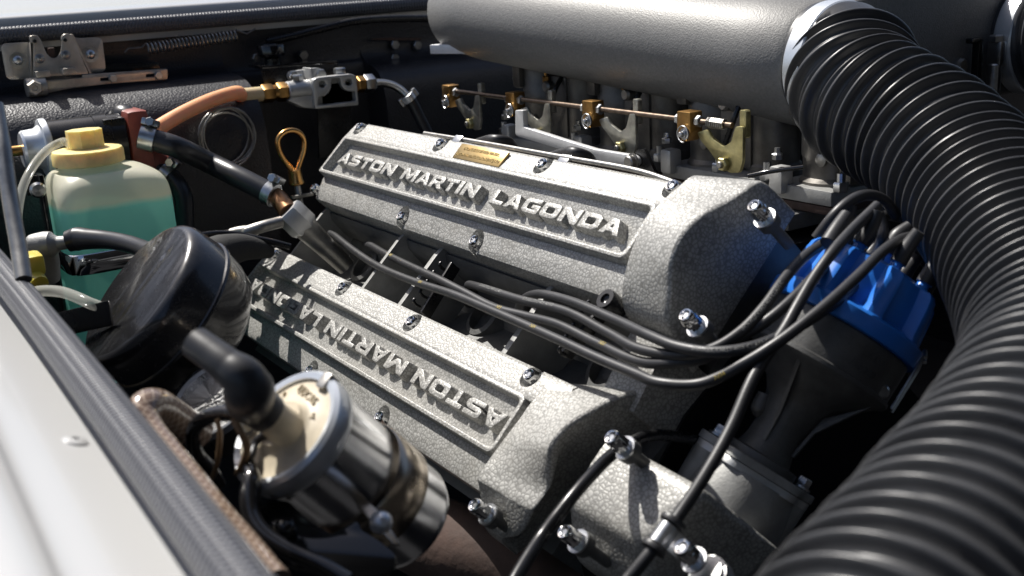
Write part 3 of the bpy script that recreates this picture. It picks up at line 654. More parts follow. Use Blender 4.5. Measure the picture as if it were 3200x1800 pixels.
# black breather hoses looping behind the cover
for k, (pp, lb) in enumerate((([(380, 975), (440, 950), (540, 935), (620, 950), (665, 1010)], 'left'), ([(910, 1050), (980, 1030), (1070, 1022), (1150, 1050), (1190, 1105)], 'right'))):
    tag(MB().tube([atY('R3', *p, -.10 + .01 * abs(j - 2)) for j, p in enumerate(pp)], .0042, 14).build('breather_hose', RUB), 'short black hose arching behind the upper cam cover, %s of two' % lb, 'hose', 'short breather hoses')
# dark fuel pipe low down at the right of the carburettors
tag(MB().tube([at('R3', 2230, 1180, .80), at('R3', 2380, 1150, .79), at('R3', 2600, 1120, .78)], .0017, 12).build('fuel_pipe', GBLK), 'thin glossy black pipe running right below the last carburettor', 'pipe')

# small fittings on the carburettors: accelerator jets, studs, unions
for i, x in enumerate(XT):
    c = [o for o in COL.objects if o.name.startswith('carburettor')][i]; xc = x + .092; yc = .024
    MB().cyl((xc + .024, yc - .016, .896), (xc + .024, yc - .016, .925), .0016, 8).build('fuel_jet_tube', BRASS, c)
    MB().lathe((xc + .024, yc - .016, .892), EZ, [(.0035, 0), (.0035, .005), (.002, .006)], 6).build('jet_holder', BRASS, c)
    MB().box((xc + .001, yc - .023, .9185), EX, EY, EZ, .030, .006, .006, .0015).build('top_lip', CARB, c)
    MB().lathe((xc + .008, yc - .0205, .8560), -EY, [(.0048, 0), (.0048, .002), (.003, .0028), (0, .0028)], 14).build('screw_plug', DULL, c)
    MB().lathe((xc - .020, yc - .036, .8555), EZ, [(.0036, 0), (.0040, .001), (.0040, .004), (.0030, .0048), (.0022, .005), (.0022, .0085), (0, .0088)], 6).build('idle_screw', STEEL, c)
    MB().tube([(xc + .044, yc - .010, .90), (xc + .046, yc - .022, .885), (xc + .040, yc - .026, .865), (xc + .030, yc - .024, .85)], .0022, 8).build('vent_pipe', PBLK, c)
# ------------------------------------------------------------------ bonnet latch on the bulkhead
LX = -.548
def L2(nm, pts, X, o): return [((p - o).y, (p - o).z) for p in (atX(nm, *q, X) for q in pts)]
o = atX('R1', 520, 640, LX)
lt = thing('bonnet_latch', 'zinc bonnet latch plate with a notch, bolted to the bulkhead', 'latch', o)
wingL = [(8, 465), (45, 438), (250, 425), (290, 425), (290, 795), (110, 806), (65, 780)]
midp = [(285, 425), (268, 358), (345, 350), (385, 385), (420, 470), (450, 545), (500, 585), (550, 580), (590, 520), (600, 440), (590, 370), (625, 335), (690, 340), (720, 400), (870, 740), (300, 775)]
wingR = [(690, 342), (770, 385), (985, 378), (1030, 400), (1066, 690), (1040, 722), (900, 742)]
MB().plate([rnd(L2('R1', wingL, LX, o), .003, 3)], o, EY, EZ, -.002, 0, .0004).build('plate_wing', LATCH, lt)
MB().plate([rnd(L2('R1', wingR, LX, o), .003, 3)], o, EY, EZ, -.002, 0, .0004).build('plate_wing', LATCH, lt)
MB().plate([rnd(L2('R1', midp, LX, o), .0025, 3)], o + EX * .010, EY, EZ, -.002, 0, .0004).build('jaw_plate', LATCH, lt)
for a, b in (((288, 430), (288, 795)), ((690, 345), (880, 742))):
    p, q = atX('R1', *a, LX), atX('R1', *b, LX); MB().add([p - EX * .002, p + EX * .010, q + EX * .010, q - EX * .002, p - EX * .002 + EY * .002, p + EX * .010 + EY * .002, q + EX * .010 + EY * .002, q - EX * .002 + EY * .002], [[0, 1, 2, 3], [4, 5, 6, 7], [0, 1, 5, 4], [1, 2, 6, 5], [2, 3, 7, 6], [0, 3, 7, 4]]).build('plate_step', LATCH, lt)
SCREW = shared(MB().lathe(O0, EZ, [(.0115, 0), (.0115, .0010), (.0068, .0012), (.0066, .0028), (.0050, .0044), (.0024, .0052), (0, .0054)], 24), 'screw', STEEL)
for p in ((180, 608), (908, 548)): inst(SCREW, 'screw', lt, atX('R1', *p, LX), EX, None, .66)
RIV = shared(MB().lathe(O0, EZ, [(.0045, -.001), (.0045, .0008), (.0036, .0014), (.003, .0008), (.002, .0014), (0, .0016)], 12), 'rivet', DULL)
for p in ((400, 590), (660, 555)): inst(RIV, 'rivet', lt, atX('R1', *p, LX + .010), EX)
for p in ((350, 415), (655, 403)): MB().cyl(atX('R1', *p, LX + .009), atX('R1', *p, LX + .0115), .0018, 10).build('rivet', PBLK, lt)
q = atX('R1', 520, 545, LX + .004); MB().box(q, EX, EY, EZ, .006, .006, .012, .001).build('pawl', RUSTY, lt)
for p in ((425, 745), (690, 715)):
    MB().box(atX('R1', *p, LX + .016), EX, EY, EZ, .008, .013, .006, .001).build('folded_tab', LATCH, lt)
# slotted slide bar under the latch
o = atX('R1', 1000, 800, LX + .012)
sl = thing('slide_bar', 'zinc release bar with two slots and bolts under the latch', 'latch bar', o)
bar = [(300, 770), (340, 820), (830, 782), (830, 752), (1675, 692), (1688, 700), (1688, 800), (1100, 845), (700, 890), (480, 940), (380, 945), (290, 860)]
s1 = [(1010, 785), (1150, 775), (1150, 810), (1010, 815)]; s2_ = [(1470, 748), (1600, 735), (1600, 770), (1470, 778)]
MB().plate([rnd(L2('R1', bar, LX + .012, o), [.001, .001, .001, .001, .001, .001, .001, .004, .01, .006, .006, .004], 3), L2('R1', s1, LX + .012, o), L2('R1', s2_, LX + .012, o)], o, EY, EZ, -.002, 0, .0005).build('bar', LATCH, sl)
for p in ((1130, 788), (1588, 757)): MB().hexn(atX('R1', *p, LX + .012), EX, .0042, .005, EY).build('slide_bolt', STEEL, sl)
q = atX('R1', 330, 880, LX + .016); MB().cyl(q - EY * .006, q + EY * .012, .009, 16, .001).build('cable_end', LATCH, sl)
MB().lathe(q + EX * .004, EX, [(.0075, 0), (.0075, .006), (.006, .008), (.003, .008), (.002, .006), (0, .006)], 6).build('clamp_screw', LATCH, sl)
tag(MB().plate([L2('R1', [(1060, 645), (1600, 622), (1612, 690), (1066, 735)], LX - .006, atX('R1', 1300, 680, LX - .006))], atX('R1', 1300, 680, LX - .006), EY, EZ, -.004, .0, .0006).build('backing_strip', PBLK), 'black strip behind the slotted latch bar', 'bracket')
# return spring
a, b = atX('R1', 1480, 490, -.552), atX('R1', 2390, 355, -.552); n = 24; d = (b - a); x, y, zz = frame(d)
pts = [a + d * (k / (n * 12)) + (x * math.cos(k * math.pi / 6) + y * math.sin(k * math.pi / 6)) * .0054 for k in range(n * 12 + 1)]
pts = [atX('R1', 1255, 530, -.552), atX('R1', 1290, 490, -.552), atX('R1', 1430, 478, -.552)] + pts + [b + d.normalized() * .01, b + d.normalized() * .02 + EZ * .004]
tag(MB().tube(pts, .00095, 7, smooth=False).build('coil_spring', DULL), 'dark coil spring stretched along the bulkhead below the trim', 'spring')
# bonnet bump knob, loose bolts on the bulkhead
k0 = atX('R2', 485, 590, -.535)
kb = thing('rest_knob', 'black round rubber knob standing on the bulkhead', 'knob', k0 - EZ * .012)
MB().lathe(k0 - EZ * .012, EZ, [(.0085, 0), (.0085, .012), (.007, .014)], 20).build('knob_stem', PBLK, kb)
MB().lathe(k0 + EZ * .002, EZ, [(.012, 0), (.0150, .003), (.0150, .010), (.0140, .012), (.0090, .0125), (.0085, .0115), (0, .0115)], 28).build('knob_head', GBLK, kb)
MB().hexn(atX('R2', 318, 585, -.552), EX, .0052, .005, EY).build('bulkhead_bolt', DULL, bulk)
for p in ((785, 555), (1705, 450), (1930, 455), (1705, 585)):
    MB().hexn(atX('R2', *p, -.572), EX, .0056, .006, EY).build('bulkhead_bolt', DULL if p[0] < 1000 else STEEL, bulk)
br = tag(MB().plate([L2('R2', [(1480, 388), (1680, 375), (1990, 380), (1990, 405), (1800, 410), (1500, 402)], -.568, atX('R2', 1700, 390, -.568))], atX('R2', 1700, 390, -.568), EY, EZ, -.003, 0, .0005).build('bracket_strip', RUSTY), 'rusty strip over three bolts on the bulkhead left of the air box', 'bracket')
tag(MB().tube([atX('R2', 430, 420, -.56), atX('R2', 700, 362, -.555), atX('R2', 1000, 285, -.55), atX('R2', 1300, 217, -.545), atX('R2', 1600, 192, -.54), atX('R2', 2050, 185, -.535)], .0042, 12).build('brake_pipe', PBLK), 'thin black pipe rising along the bulkhead to the air box', 'pipe')
# bracket that carries the regulator
GX = -.475
o = atX('R2', 760, 800, GX - .035)
bk = thing('regulator_bracket', 'black folded bracket behind the cast fuel regulator', 'bracket', o)
MB().plate([L2('R2', [(385, 690), (1145, 635), (1150, 760), (1000, 860), (600, 880), (400, 900)], GX - .035, o)], o, EY, EZ, -.003, 0, .0006).build('back_plate', PBLK, bk)
a, b = atX('R2', 385, 690, GX - .035), atX('R2', 1145, 635, GX - .035)
MB().box((a + b) / 2 - EX * .020 + EZ * .001, EX, (b - a).normalized(), EX.cross((b - a).normalized()), .040, (b - a).length, .003, .0008).build('top_flange', GBLK, bk)
MB().plate([L2('R2', [(960, 1060), (1310, 1050), (1310, 1600), (980, 1600)], GX - .03, o)], o, EY, EZ, -.003, 0, .0006).build('stay', PBLK, bk)
# cast regulator
o = atX('R2', 1120, 920, GX)
rg = thing('fuel_regulator', 'bright cast alloy fuel regulator with a T-shaped window', 'regulator', o)
face = [(892, 830), (905, 795), (940, 780), (1275, 743), (1315, 755), (1335, 790), (1357, 1060), (925, 1097), (915, 1080)]
def cpx(cx, cy, r): return [(cx + r * math.cos(a), cy + r * math.sin(a)) for a in [k * math.pi / 8 for k in range(16)]]
win = [(1082, 795), (1095, 788), (1160, 785), (1172, 798), (1185, 860), (1210, 898), (1250, 918), (1322, 922), (1328, 1010), (1318, 1018), (960, 1062), (948, 1050), (950, 975), (1020, 965), (1060, 925), (1080, 880)]
MB().plate([rnd(L2('R2', face, GX, o), .002, 3), L2('R2', cpx(990, 850, 36), GX, o), L2('R2', cpx(1258, 830, 36), GX, o), rnd(L2('R2', win, GX, o), .0012, 2)], o, EY, EZ, -.007, 0, .0008).build('face_plate', CASTB, rg)
MB().plate([rnd(L2('R2', face, GX, o), .002, 3)], o - EX * .007, EY, EZ, -.002, 0).build('inner_floor', CAST, rg)
MB().box(atX('R2', 1100, 930, GX - .016), EX, EY, EZ, .018, .040, .026, .003).build('body', CASTB, rg)
a, b = atX('R2', 630, 920, GX - .014), atX('R2', 930, 890, GX - .014)
MB().cyl(a, b, .0100, 28, .001).build('inlet_body', CASTB, rg)
MB().plate([L2('R2', [(640, 1010), (800, 1085), (920, 1095), (900, 960), (760, 930)], GX - .006, o)], o - EX * .006, EY, EZ, -.016, 0, .001).build('web', CASTB, rg)
MB().plate([rnd(L2('R2', [(640, 770), (660, 720), (940, 680), (1000, 700), (1030, 750), (1000, 830), (700, 860)], GX - .028, o), .003, 3)], o - EX * .028, EY, EZ, -.005, 0, .0008).build('mount_flange', CASTB, rg)
MB().box(atX('R2', 850, 760, GX - .018), EX, EY, EZ, .022, .003, .016, .001).build('rib', CASTB, rg)
for p, X_ in (((690, 760), GX - .024), ((965, 745), GX - .024)): MB().hexn(atX('R2', *p, X_), EX, .0056, .005, EY).build('mount_bolt', STEEL, rg)
for p, X_ in (((735, 815), GX - .014), ((1165, 745), GX - .012)): MB().hexn(atX('R2', *p, X_) , EZ, .0062, .0065, EX).build('cap_bolt', STEEL, rg)
ax = (b - a).normalized()
fit = thing('brass_union', 'brass hose union on the left of the regulator', 'pipe fitting', a - ax * .02)
MB().hexn(a - ax * .0105, ax, .0098, .0105, EZ).build('union_nut', BRASS, fit)
MB().cyl(a - ax * .0140, a - ax * .0100, .0078, 20).build('collar', BRASS, fit)
MB().hexn(a - ax * .0265, ax, .0094, .0125, EZ).build('union_nut', BRASS, fit)
e0 = a - ax * .026
h2 = [e0, e0 - ax * .024]
tag(MB().tube(h2, .0074, 18).build('hose_sleeve', CREAMH), 'short cream sleeve on the end of the orange fuel hose', 'hose')
tag(MB().tube([e0 - ax * .022, atX('R1', 2380, 935, -.470), atX('R1', 2150, 1000, -.462), atX('R1', 1900, 1110, -.450), atX('R1', 1700, 1220, -.440), atX('R1', 1560, 1310, -.432), atX('R1', 1430, 1420, -.43)], .0070, 20).build('fuel_hose', ORANGE), 'orange rubber fuel hose curving from the brass union to the red valve', 'hose')
a, b = atX('R2', 1335, 850, GX - .010), atX('R2', 1520, 835, GX - .010); ax = (b - a).normalized(); 
un = thing('steel_union', 'brass and plated steel union on the right of the regulator', 'pipe fitting', a)
MB().hexn(a, ax, .0086, .0085, EZ).build('union_nut', BRASS, un)
MB().hexn(a + ax * .0085, ax, .0098, .0115, EZ).build('union_nut', STEEL, un)
pp = [a + ax * .018, atX('R2', 1590, 835, GX - .010), atX('R2', 1690, 855, GX - .008), atX('R2', 1780, 905, GX - .004), atX('R2', 1840, 965, GX)]
tag(MB().tube(pp, .0042, 16).build('steel_pipe', STEEL), 'bent bright steel pipe from the regulator to a black hose', 'pipe')
hh = [atX('R2', 1830, 950, GX), atX('R2', 1890, 1030, GX + .002), atX('R2', 1960, 1170, GX + .006), atX('R2', 2030, 1310, GX + .01), atX('R2', 2090, 1440, GX + .015), atX('R2', 2130, 1600, GX + .02)]
tag(MB().tube(hh, .0062, 18).build('fuel_hose', HOSE), 'black rubber hose dropping from the bent steel pipe behind the cam cover', 'hose')
t = (hh[1] - hh[0]).normalized(); cc = hh[0].lerp(hh[1], .45)
cl = tag(MB().lathe(cc - t * .004, t, [(.0063, 0), (.0074, .0005), (.0074, .0075), (.0063, .008)], 28).build('hose_clip', GALV), 'white-metal clip on the bent pipe at the regulator hose', 'clamp')
sd = t.cross(EX).normalized()
for s_ in (-1, 1): MB().cyl(cc + sd * s_ * .0098 - t * .005, cc + sd * s_ * .0098 + t * .004, .0026, 12, .0006).build('clip_ear', STEEL, cl)
# coil of thin wire hanging on the bulkhead
c0 = atX('D', 571, 346, -.462); pts = []
for k in range(100):
    a = k * 2 * math.pi / 24 + 1.6; r_ = .0272 + .0028 * math.sin(k * .31) + .0012 * math.cos(k * .17)
    pts.append(c0 + EY * r_ * math.cos(a) * .93 + EZ * r_ * math.sin(a) + EX * (.002 * math.sin(k * .31)))
tag(MB().tube(pts, .0010, 8, smooth=False).build('wire_coil', DULL), 'coil of thin grey wire hanging on the black bulkhead', 'wire')
# dipstick
DX = -.415
dp = thing('dipstick', 'dipstick with a gold loop handle behind the cam covers', 'dipstick', atX('D', 752, 520, DX))
lp = [(735, 428), (718, 408), (702, 378), (699, 352), (712, 335), (732, 328), (752, 333), (764, 350), (764, 378), (755, 408), (748, 428)]
MB().tube([atX('D', *p, DX) for p in lp], .0026, 14).build('loop_handle', GOLDR, dp)
a, b = atX('D', 741, 425, DX), atX('D', 746, 456, DX); ax = (b - a).normalized()
MB().lathe(a, ax, [(.005, 0), (.0062, .001), (.0068, .011), (.0078, .013), (.0078, .0145), (.006, .0155)], 24).build('handle_collar', GOLDR, dp)
MB().tube([b, atX('D', 752, 492, DX + .005), atX('D', 757, 530, DX + .01)], .0034, 12).build('dipstick_tube', DULL, dp)
MB().box(atX('D', 760, 492, DX + .01), EX, EY, EZ, .006, .022, .003, .001).build('tube_bracket', DULL, dp)
# ------------------------------------------------------------------ heater valve and its hoses
HX = -.437
a, b = atX('R5', 330, 330, HX), atX('R5', 1120, 232, HX); ax = (b - a).normalized()
hv = thing('heater_valve', 'black valve motor with zinc end cup and red valve block', 'valve', (a + b) / 2 - EZ * .03)
MB().lathe(a + ax * .008, ax, [(.0215, 0), (.0225, .001), (.0225, .040), (.0232, .0405), (.0232, .052), (.0222, .053), (.0222, (b - a).length - .010)], 40).build('motor_body', PBLK, hv)
MB().lathe(a - ax * .012, ax, [(.0145, 0), (.0165, .002), (.0172, .012), (.0200, .016), (.0245, .0165), (.0250, .018), (.0250, .0215), (.0235, .0225)], 40).build('end_cup', GALV, hv)
MB().cyl(a - ax * .026, a - ax * .011, .0045, 16, .0006).build('port_stub', BRASS, hv)
MB().box(b - ax * .010, ax, EX, ax.cross(EX), .020, .036, .040, .003).build('clamp_block', PBLK, hv)
MB().box(b + ax * .010 - EZ * .004, ax, EX, ax.cross(EX), .020, .042, .058, .006).build('valve_block', RED, hv)
MB().box(b + ax * .022 - EZ * .024, (ax - EZ * .7).normalized(), EX, (ax - EZ * .7).normalized().cross(EX), .034, .030, .020, .005).build('lower_port', RED, hv)
c = atX('R5', 1125, 75, HX - .01)
tag(MB().tube([b + ax * .012 + EZ * .012, c + EZ * .004, c - EX * .018 - EZ * .001, c - EX * .034 - EZ * .008], .0105, 18).build('heater_hose', HOSE), 'short black hose stub behind the red valve, bending to the bulkhead', 'hose')
# breather hose to the plug valley
hx = Vector((-.342, -.235, .798))
hx = at('D', 742, 548, 1.0)
bh = [atX('R5', 1285, 230, -.415), atX('R5', 1420, 262, -.41), atX('R5', 1600, 320, -.402), at('R5', 1900, 462, 1.035), at('R5', 2150, 585, 1.02), at('D', 690, 492, 1.01)]
tag(MB().tube(bh, .0100, 22).build('breather_hose', HOSE), 'thick black hose from the red valve down to the silver pipe between the cam covers', 'hose')
def clip(p, t, r, label, w=.009, ear=True, side=None):
    t = Vector(t).normalized(); o = tag(MB().lathe(Vector(p) - t * w / 2, t, [(r, 0), (r + .0011, .0006), (r + .0011, w - .0006), (r, w)], 36).build('hose_clip', STEEL), label, 'clamp')
    if ear:
        sd = Vector(side) if side else EZ; sd = (sd - t * sd.dot(t)).normalized(); q = Vector(p) + sd * (r + .004); w3 = t.cross(sd)
        MB().box(q, w3, t, sd, .012, w * 1.1, .006, .001).build('worm_housing', STEEL, o)
        MB().hexn(q + w3 * .006, w3, .0042, .0065, sd).build('screw_head', STEEL, o)
    return o
clip(bh[0].lerp(bh[1], .35), bh[1] - bh[0], .0102, 'bright ring clip on the thick hose where it leaves the red valve', .014, True, (0, .6, .8))
tg = (bh[-1] - bh[-2]).normalized(); clip(bh[-1] - tg * .004, tg, .0102, 'worm clip on the thick hose end above the cam cover', .010, True, (.3, .6, .7))
FERR = mat('browned_brass', (.26, .14, .07), .35, .9, var=(90, .3))
pt = thing('breather_pipe', 'grey pipe with a hexagon head rising out of the plug valley', 'pipe', U.n('Q3', 1110, 390, -.06))
e = U.n('Q3', 1110, 390, -.052); ax = (e - hx).normalized()
p0 = bh[-1] - tg * .008
MB().tube([p0, p0 + tg * .010, hx - ax * .008], [.0080, .0080, .0085], 20).build('brass_ferrule', FERR, pt)
MB().hexn(hx - ax * .010, ax, .0142, .024, EZ).build('hexagon_head', CASTB, pt)
MB().tube([hx + ax * .012, hx.lerp(e, .5), e], [.0115, .0105, .0095, .0085], 24).build('pipe_body', DULL, pt)
# big hose with clip at the right of the washer bottle
hb = [b + EZ * -.02, atX('R5', 1420, 500, -.43), atX('R5', 1570, 610, -.42), atX('R5', 1655, 760, -.41), atX('R5', 1672, 950, -.405), atX('R5', 1675, 1200, -.40), atX('R5', 1680, 1500, -.40)]
hh_ = tag(MB().tube(hb, .0085, 22).build('coolant_hose', HOSE), 'black moulded hose curving down behind the right side of the washer bottle', 'hose')
clip(hb[1].lerp(hb[2], .55), hb[2] - hb[1], .0088, 'worm clip on the moulded hose behind the washer bottle', .010, True, (0, .3, 1))

# ------------------------------------------------------------------ washer bottle
BX = -.336
y0 = atX('R5', 560, 900, BX).y; y1 = atX('R5', 1612, 820, BX).y; zs = atX('R5', 1100, 672, BX).z; zl = atX('R5', 1100, 838, BX).z
cb = Vector((BX - .048, (y0 + y1) / 2, 0)); hw = (y1 - y0) / 2; zb = zs - .165
wb = thing('washer_bottle', 'milky washer bottle half full of teal fluid with a yellowed screw cap', 'bottle', (cb.x, cb.y, zb))
def sq(c, hx_, hy_, z, e=5., n=56):
    out = []
    for k in range(n):
        a = 2 * math.pi * k / n; ca, sa = math.cos(a), math.sin(a); r = (abs(ca) ** e + abs(sa) ** e) ** (-1 / e)
        out.append(Vector((c.x + hx_ * r * ca, c.y + hy_ * r * sa, z)))
    return out
capc = atX('R5', 798, 392, BX - .046); nk = Vector((capc.x, capc.y, 0)); zc = capc.z
secs = [(cb, .0470, hw * .93, zb, 6), (cb, .048, hw * .965, zb + .01, 6), (cb, .048, hw, zs - .022, 7), (cb, .0476, hw * .995, zs - .010, 6.5), (cb, .0455, hw * .965, zs - .002, 6), (cb.lerp(nk, .1), .0420, hw * .90, zs + .0045, 5), (cb.lerp(nk, .45), .0345, hw * .74, zs + .0105, 3), (cb.lerp(nk, .85), .0270, .0270, zc - .012, 2.2), (nk, .0245, .0245, zc - .007, 2), (nk, .0245, .0245, zc + .004, 2)]
def lofts(secs, per=5):
    cols = [sq(c, a_, b_, z, e_) for c, a_, b_, z, e_ in secs]; n = len(cols[0]); lines = [spline([r[j] for r in cols], per) for j in range(n)]
    return [[lines[j][i] for j in range(n)] for i in range(len(lines[0]))]
MB().rings(lofts(secs), True, False).build('bottle_shell', bottle_mat(zl - zb), wb, 60)
def ribc(r, z0, z1, n=72, d=.0005):
    R = []
    for rr, z, k in ((r - .003, z0, 0), (r, z0 + .001, 1), (r, z1 - .003, 1), (r - .0012, z1 - .0006, 0), (r - .004, z1, 0), (0.0155, z1 + .0004, 0), (.0001, z1 + .0004, 0)):
        R.append([Vector((nk.x + (rr - k * d * (j % 2)) * math.cos(2 * math.pi * j / n), nk.y + (rr - k * d * (j % 2)) * math.sin(2 * math.pi * j / n), z)) for j in range(n)])
    return MB().rings(R, True, False)
cp = ribc(.0290, zc - .007, zc + .006).build('screw_cap', CREAM, wb, 50)
MB().rings([[Vector((nk.x - .002, nk.y, z)) + v for v in [Vector((.0135 * math.cos(q), .0150 * math.sin(q), 0)) for q in [2 * math.pi * (j + .5) / 8 for j in range(8)]]] for z in (zc + .006, zc + .0215)]).build('cap_turret', CREAM, cp, 30)
k0 = Vector((nk.x - .002, nk.y - .013, zc + .0115))
tag(MB().tube([k0, at('R5', 560, 272, .955), at('R5', 440, 335, .94), at('R5', 330, 450, .925), at('R5', 245, 590, .91), at('R5', 195, 720, .90), at('R5', 165, 880, .89), at('R5', 150, 1100, .88)], .0036, 18).build('clear_tube', CLEAR), 'clear plastic tube from the washer bottle cap', 'tube')
# bracket and chrome strap of the bottle
bk = thing('bottle_bracket', 'black bracket post with chrome strap round the washer bottle', 'bracket', (cb.x, cb.y - hw - .006, zb))
p = Vector((BX - .062, y0 - .004, 0))
q0 = atY('R5', 372, 640, y0 - .004)
MB().box(Vector((q0.x, y0 - .0045, zs - .075)), EX, EY, EZ, .016, .004, .175, .0008).build('post', GBLK, bk)
MB().box(Vector((q0.x - .006, y0 - .009, zs + .003)), EX, EY, EZ, .003, .012, .016, .0006).build('clamp_ear', PBLK, bk)
MB().cyl(Vector((q0.x - .014, y0 - .009, zs + .001)), Vector((q0.x + .010, y0 - .009, zs + .001)), .0032, 12, .0005).build('clamp_bolt', DULL, bk)
MB().lathe(Vector((q0.x + .006, y0 - .009, zs + .001)), EX, [(.0062, 0), (.0066, .004), (.005, .0065), (0, .007)], 18).build('bolt_head', STEEL, bk)
zt = atX('R6', 900, 108, BX).z; zbm = atX('R6', 800, 318, BX).z
R = []
for z, o_ in ((zbm, .0012), (zbm + .001, .0022), (zt - .001, .0022), (zt, .0012)):
    r = sq(cb, .048 + o_, hw * .99 + o_, z, 7, 80); R.append([r[j % 80] for j in range(-27, 26)])
MB().rings(R, closed=False).build('strap', CHROME, bk, 50)
# alloy T-piece and servo hose
tp = thing('alloy_tee', 'rough alloy pipe piece in front of the washer bottle', 'pipe fitting', at('R5', 400, 1320, .80))
MB().tube([at('R5', 180, 1265, .80), at('R5', 250, 1240, .80), at('R5', 300, 1215, .80), at('R5', 400, 1205, .80), at('R5', 470, 1200, .80), at('R5', 530, 1190, .80), at('R5', 650, 1175, .80)], [.0036, .0042, .0084, .0098, .0094, .0052, .0046], 24).build('tee_body', CAST, tp)
MB().tube([at('R5', 415, 1230, .80), at('R5', 440, 1350, .81), at('R5', 450, 1500, .82)], .0075, 20).build('tee_branch', CAST, tp)
tag(MB().tube([at('R5', 615, 1172, .80), at('R5', 700, 1150, .80), at('R5', 800, 1150, .795), at('R5', 980, 1160, .785), at('R5', 1150, 1190, .77), at('R5', 1300, 1240, .75), at('R5', 1420, 1290, .73), at('R5', 1480, 1330, .725)], [.0076, .0086, .0074, .0064, .0060, .0060, .0060, .0060], 22).build('vacuum_hose', HOSE), 'black hose arching from the alloy piece into the holed black canister', 'hose')
yc = tag(MB().box(at('R6', 300, 210, .76), EX, EY, EZ, .022, .012, .014, .003).build('yellow_connector', YELP), 'small yellow plastic connector behind the woven wing trim', 'connector')
MB().tube([at('R6', 290, 290, .76), at('R6', 360, 400, .75)], .006, 12).build('connector_stem', YELP, yc)
tag(MB().tube([at('R6', 240, 500, .72), at('R6', 370, 462, .71), at('R6', 550, 470, .70), at('R6', 700, 520, .69), at('R6', 810, 570, .685), at('R6', 900, 605, .685)], .0036, 18).build('clear_tube', CLEAR), 'clear tube entering the black canister', 'tube')
# chrome stay at the left edge
tag(MB().tube([at('R5', -40, -60, .66), at('R5', 25, 300, .65), at('R5', 95, 800, .64), at('R5', 165, 1200, .63), at('R5', 215, 1520, .62)], .0046, 20).build('chrome_stay', DULL), 'bright chrome stay rod at the left edge, out of focus', 'rod')

# ------------------------------------------------------------------ black holed canister
ca = (R_ * .635 + D_ * .535 + W_ * .557).normalized(); cf = at('S', 425, 908, .69)
cn = thing('servo_canister', 'glossy black round canister with holes in its end face', 'canister', cf + ca * .03 - EZ * .05)
ex, ey, ez = frame(-ca, EZ)
def onp(nm, x, y): 
    h = hit(*px(nm, x, y), cf, -ca) - cf; return (h.dot(ex), h.dot(ey))
def hole(x, y, r, n=18): c = onp('S', x, y); return circ(c[0], c[1], r, n)
RC = .0475
holes = [hole(363, 850, .0064), hole(497, 752, .0078, 24), hole(510, 803, .0026, 12), hole(335, 990, .0026, 12), hole(298, 937, .0038)]
holes = [h for h in holes if max(math.hypot(*p) for p in h) < RC - .0015]
MB().plate([circ(0, 0, RC - .0010, 56)] + holes, cf, ex, ey, -.0015, 0, .0002).build('holed_face', DUSTB, cn)
MB().lathe(cf, ca, [(RC - .0012, .0), (RC + .0008, .0006), (RC + .0030, .0026), (RC + .0044, .0060), (RC + .0050, .010), (RC + .0052, .025), (RC + .0062, .0258), (RC + .0066, .0272), (RC + .0062, .0286), (RC + .0048, .0294), (RC + .0026, .042), (RC - .002, .053), (RC - .014, .062), (0, .068)], 64).build('drum', DUSTB, cn)
MB().lathe(cf + ca * .040, ca, [(RC - .003, 0), (RC - .003, .001), (0, .001)], 40).build('dark_inside', BAY, cn)
MB().box(at('R6', 700, 730, .70), (at('R6', 820, 700, .69) - at('R6', 560, 760, .71)).normalized(), W_, EZ, .075, .004, .016, .001).build('mount_arm', PBLK, cn)

# ------------------------------------------------------------------ ignition coil
ka = (R_ * .526 + D_ * .58 + W_ * .62).normalized(); kc = S(892, 1336, .50); kr = .0292
ic = thing('ignition_coil', 'chrome ignition coil with cream cap and black rubber boot', 'ignition coil', kc + ka * .1)
MB().lathe(kc, ka, [(kr - .003, .004), (kr - .0005, .010), (kr - .0008, .0105), (kr - .001, .086), (kr - .003, .091), (kr - .008, .093), (0, .093)], 64).build('can', CAN, ic)
MB().lathe(kc, ka, [(kr - .0042, .0030), (kr - .0036, -.0006), (kr - .0008, -.0014), (kr + .0010, .0004), (kr + .0016, .0046), (kr + .0008, .0100), (kr - .0008, .0118)], 64).build('crimp_ring', GALV, ic)
kx, ky, kz = frame(-ka, EZ)
cap = MB().lathe(kc, ka, [(kr - .0036, .0040), (kr - .0040, .0008), (.016, .0002), (.0120, -.0020), (.0112, -.004), (0, -.004)], 56).build('cap_disc', COILC, ic, 40)
tw = hit(*px('W', 1185, 862), kc, -ka)
MB().lathe(tw + ka * .002, -ka, [(.0090, 0), (.0085, .004), (.0078, .018), (.0074, .022)], 28).build('tower', COILC, ic)
def kp(x, y): return hit(*px('R7', x, y), kc, -ka)
for (x, y) in ((955, 612), (700, 610)):
    q = kp(x, y); MB().lathe(q + ka * .002, -ka, [(.0050, 0), (.0050, .003), (.0035, .0034), (.0032, .008), (.002, .0086), (0, .0086)], 18).build('terminal', DULL, ic)
q = kp(930, 600) - ka * .007
MB().box(q, kx, ky, kz, .010, .008, .005, .002).build('terminal_boot', RUB, ic)
flat_text('LUCAS', .0058, kp(1015, 425) - ka * .0002, (kp(1060, 460) - kp(975, 385)), -ka.cross(kp(1060, 460) - kp(975, 385)), COILC, ic, extrude=.0005)
flat_text('+', .008, kp(1045, 548) - ka * .0002, kx, ky, COILC, ic, extrude=.0006); flat_text('-', .008, kp(880, 415) - ka * .0002, kx, ky, COILC, ic, extrude=.0006)
MB().box(kp(1120, 350) + ka * .001, kx, ky, kz, .008, .006, .006, .001).build('ring_joint', DULL, ic)
bt = [tw - ka * .015, tw - ka * .026, at('W', 1012, 690, .452), at('W', 985, 640, .448), at('W', 930, 598, .449), at('W', 865, 548, .452), at('W', 795, 498, .456)]
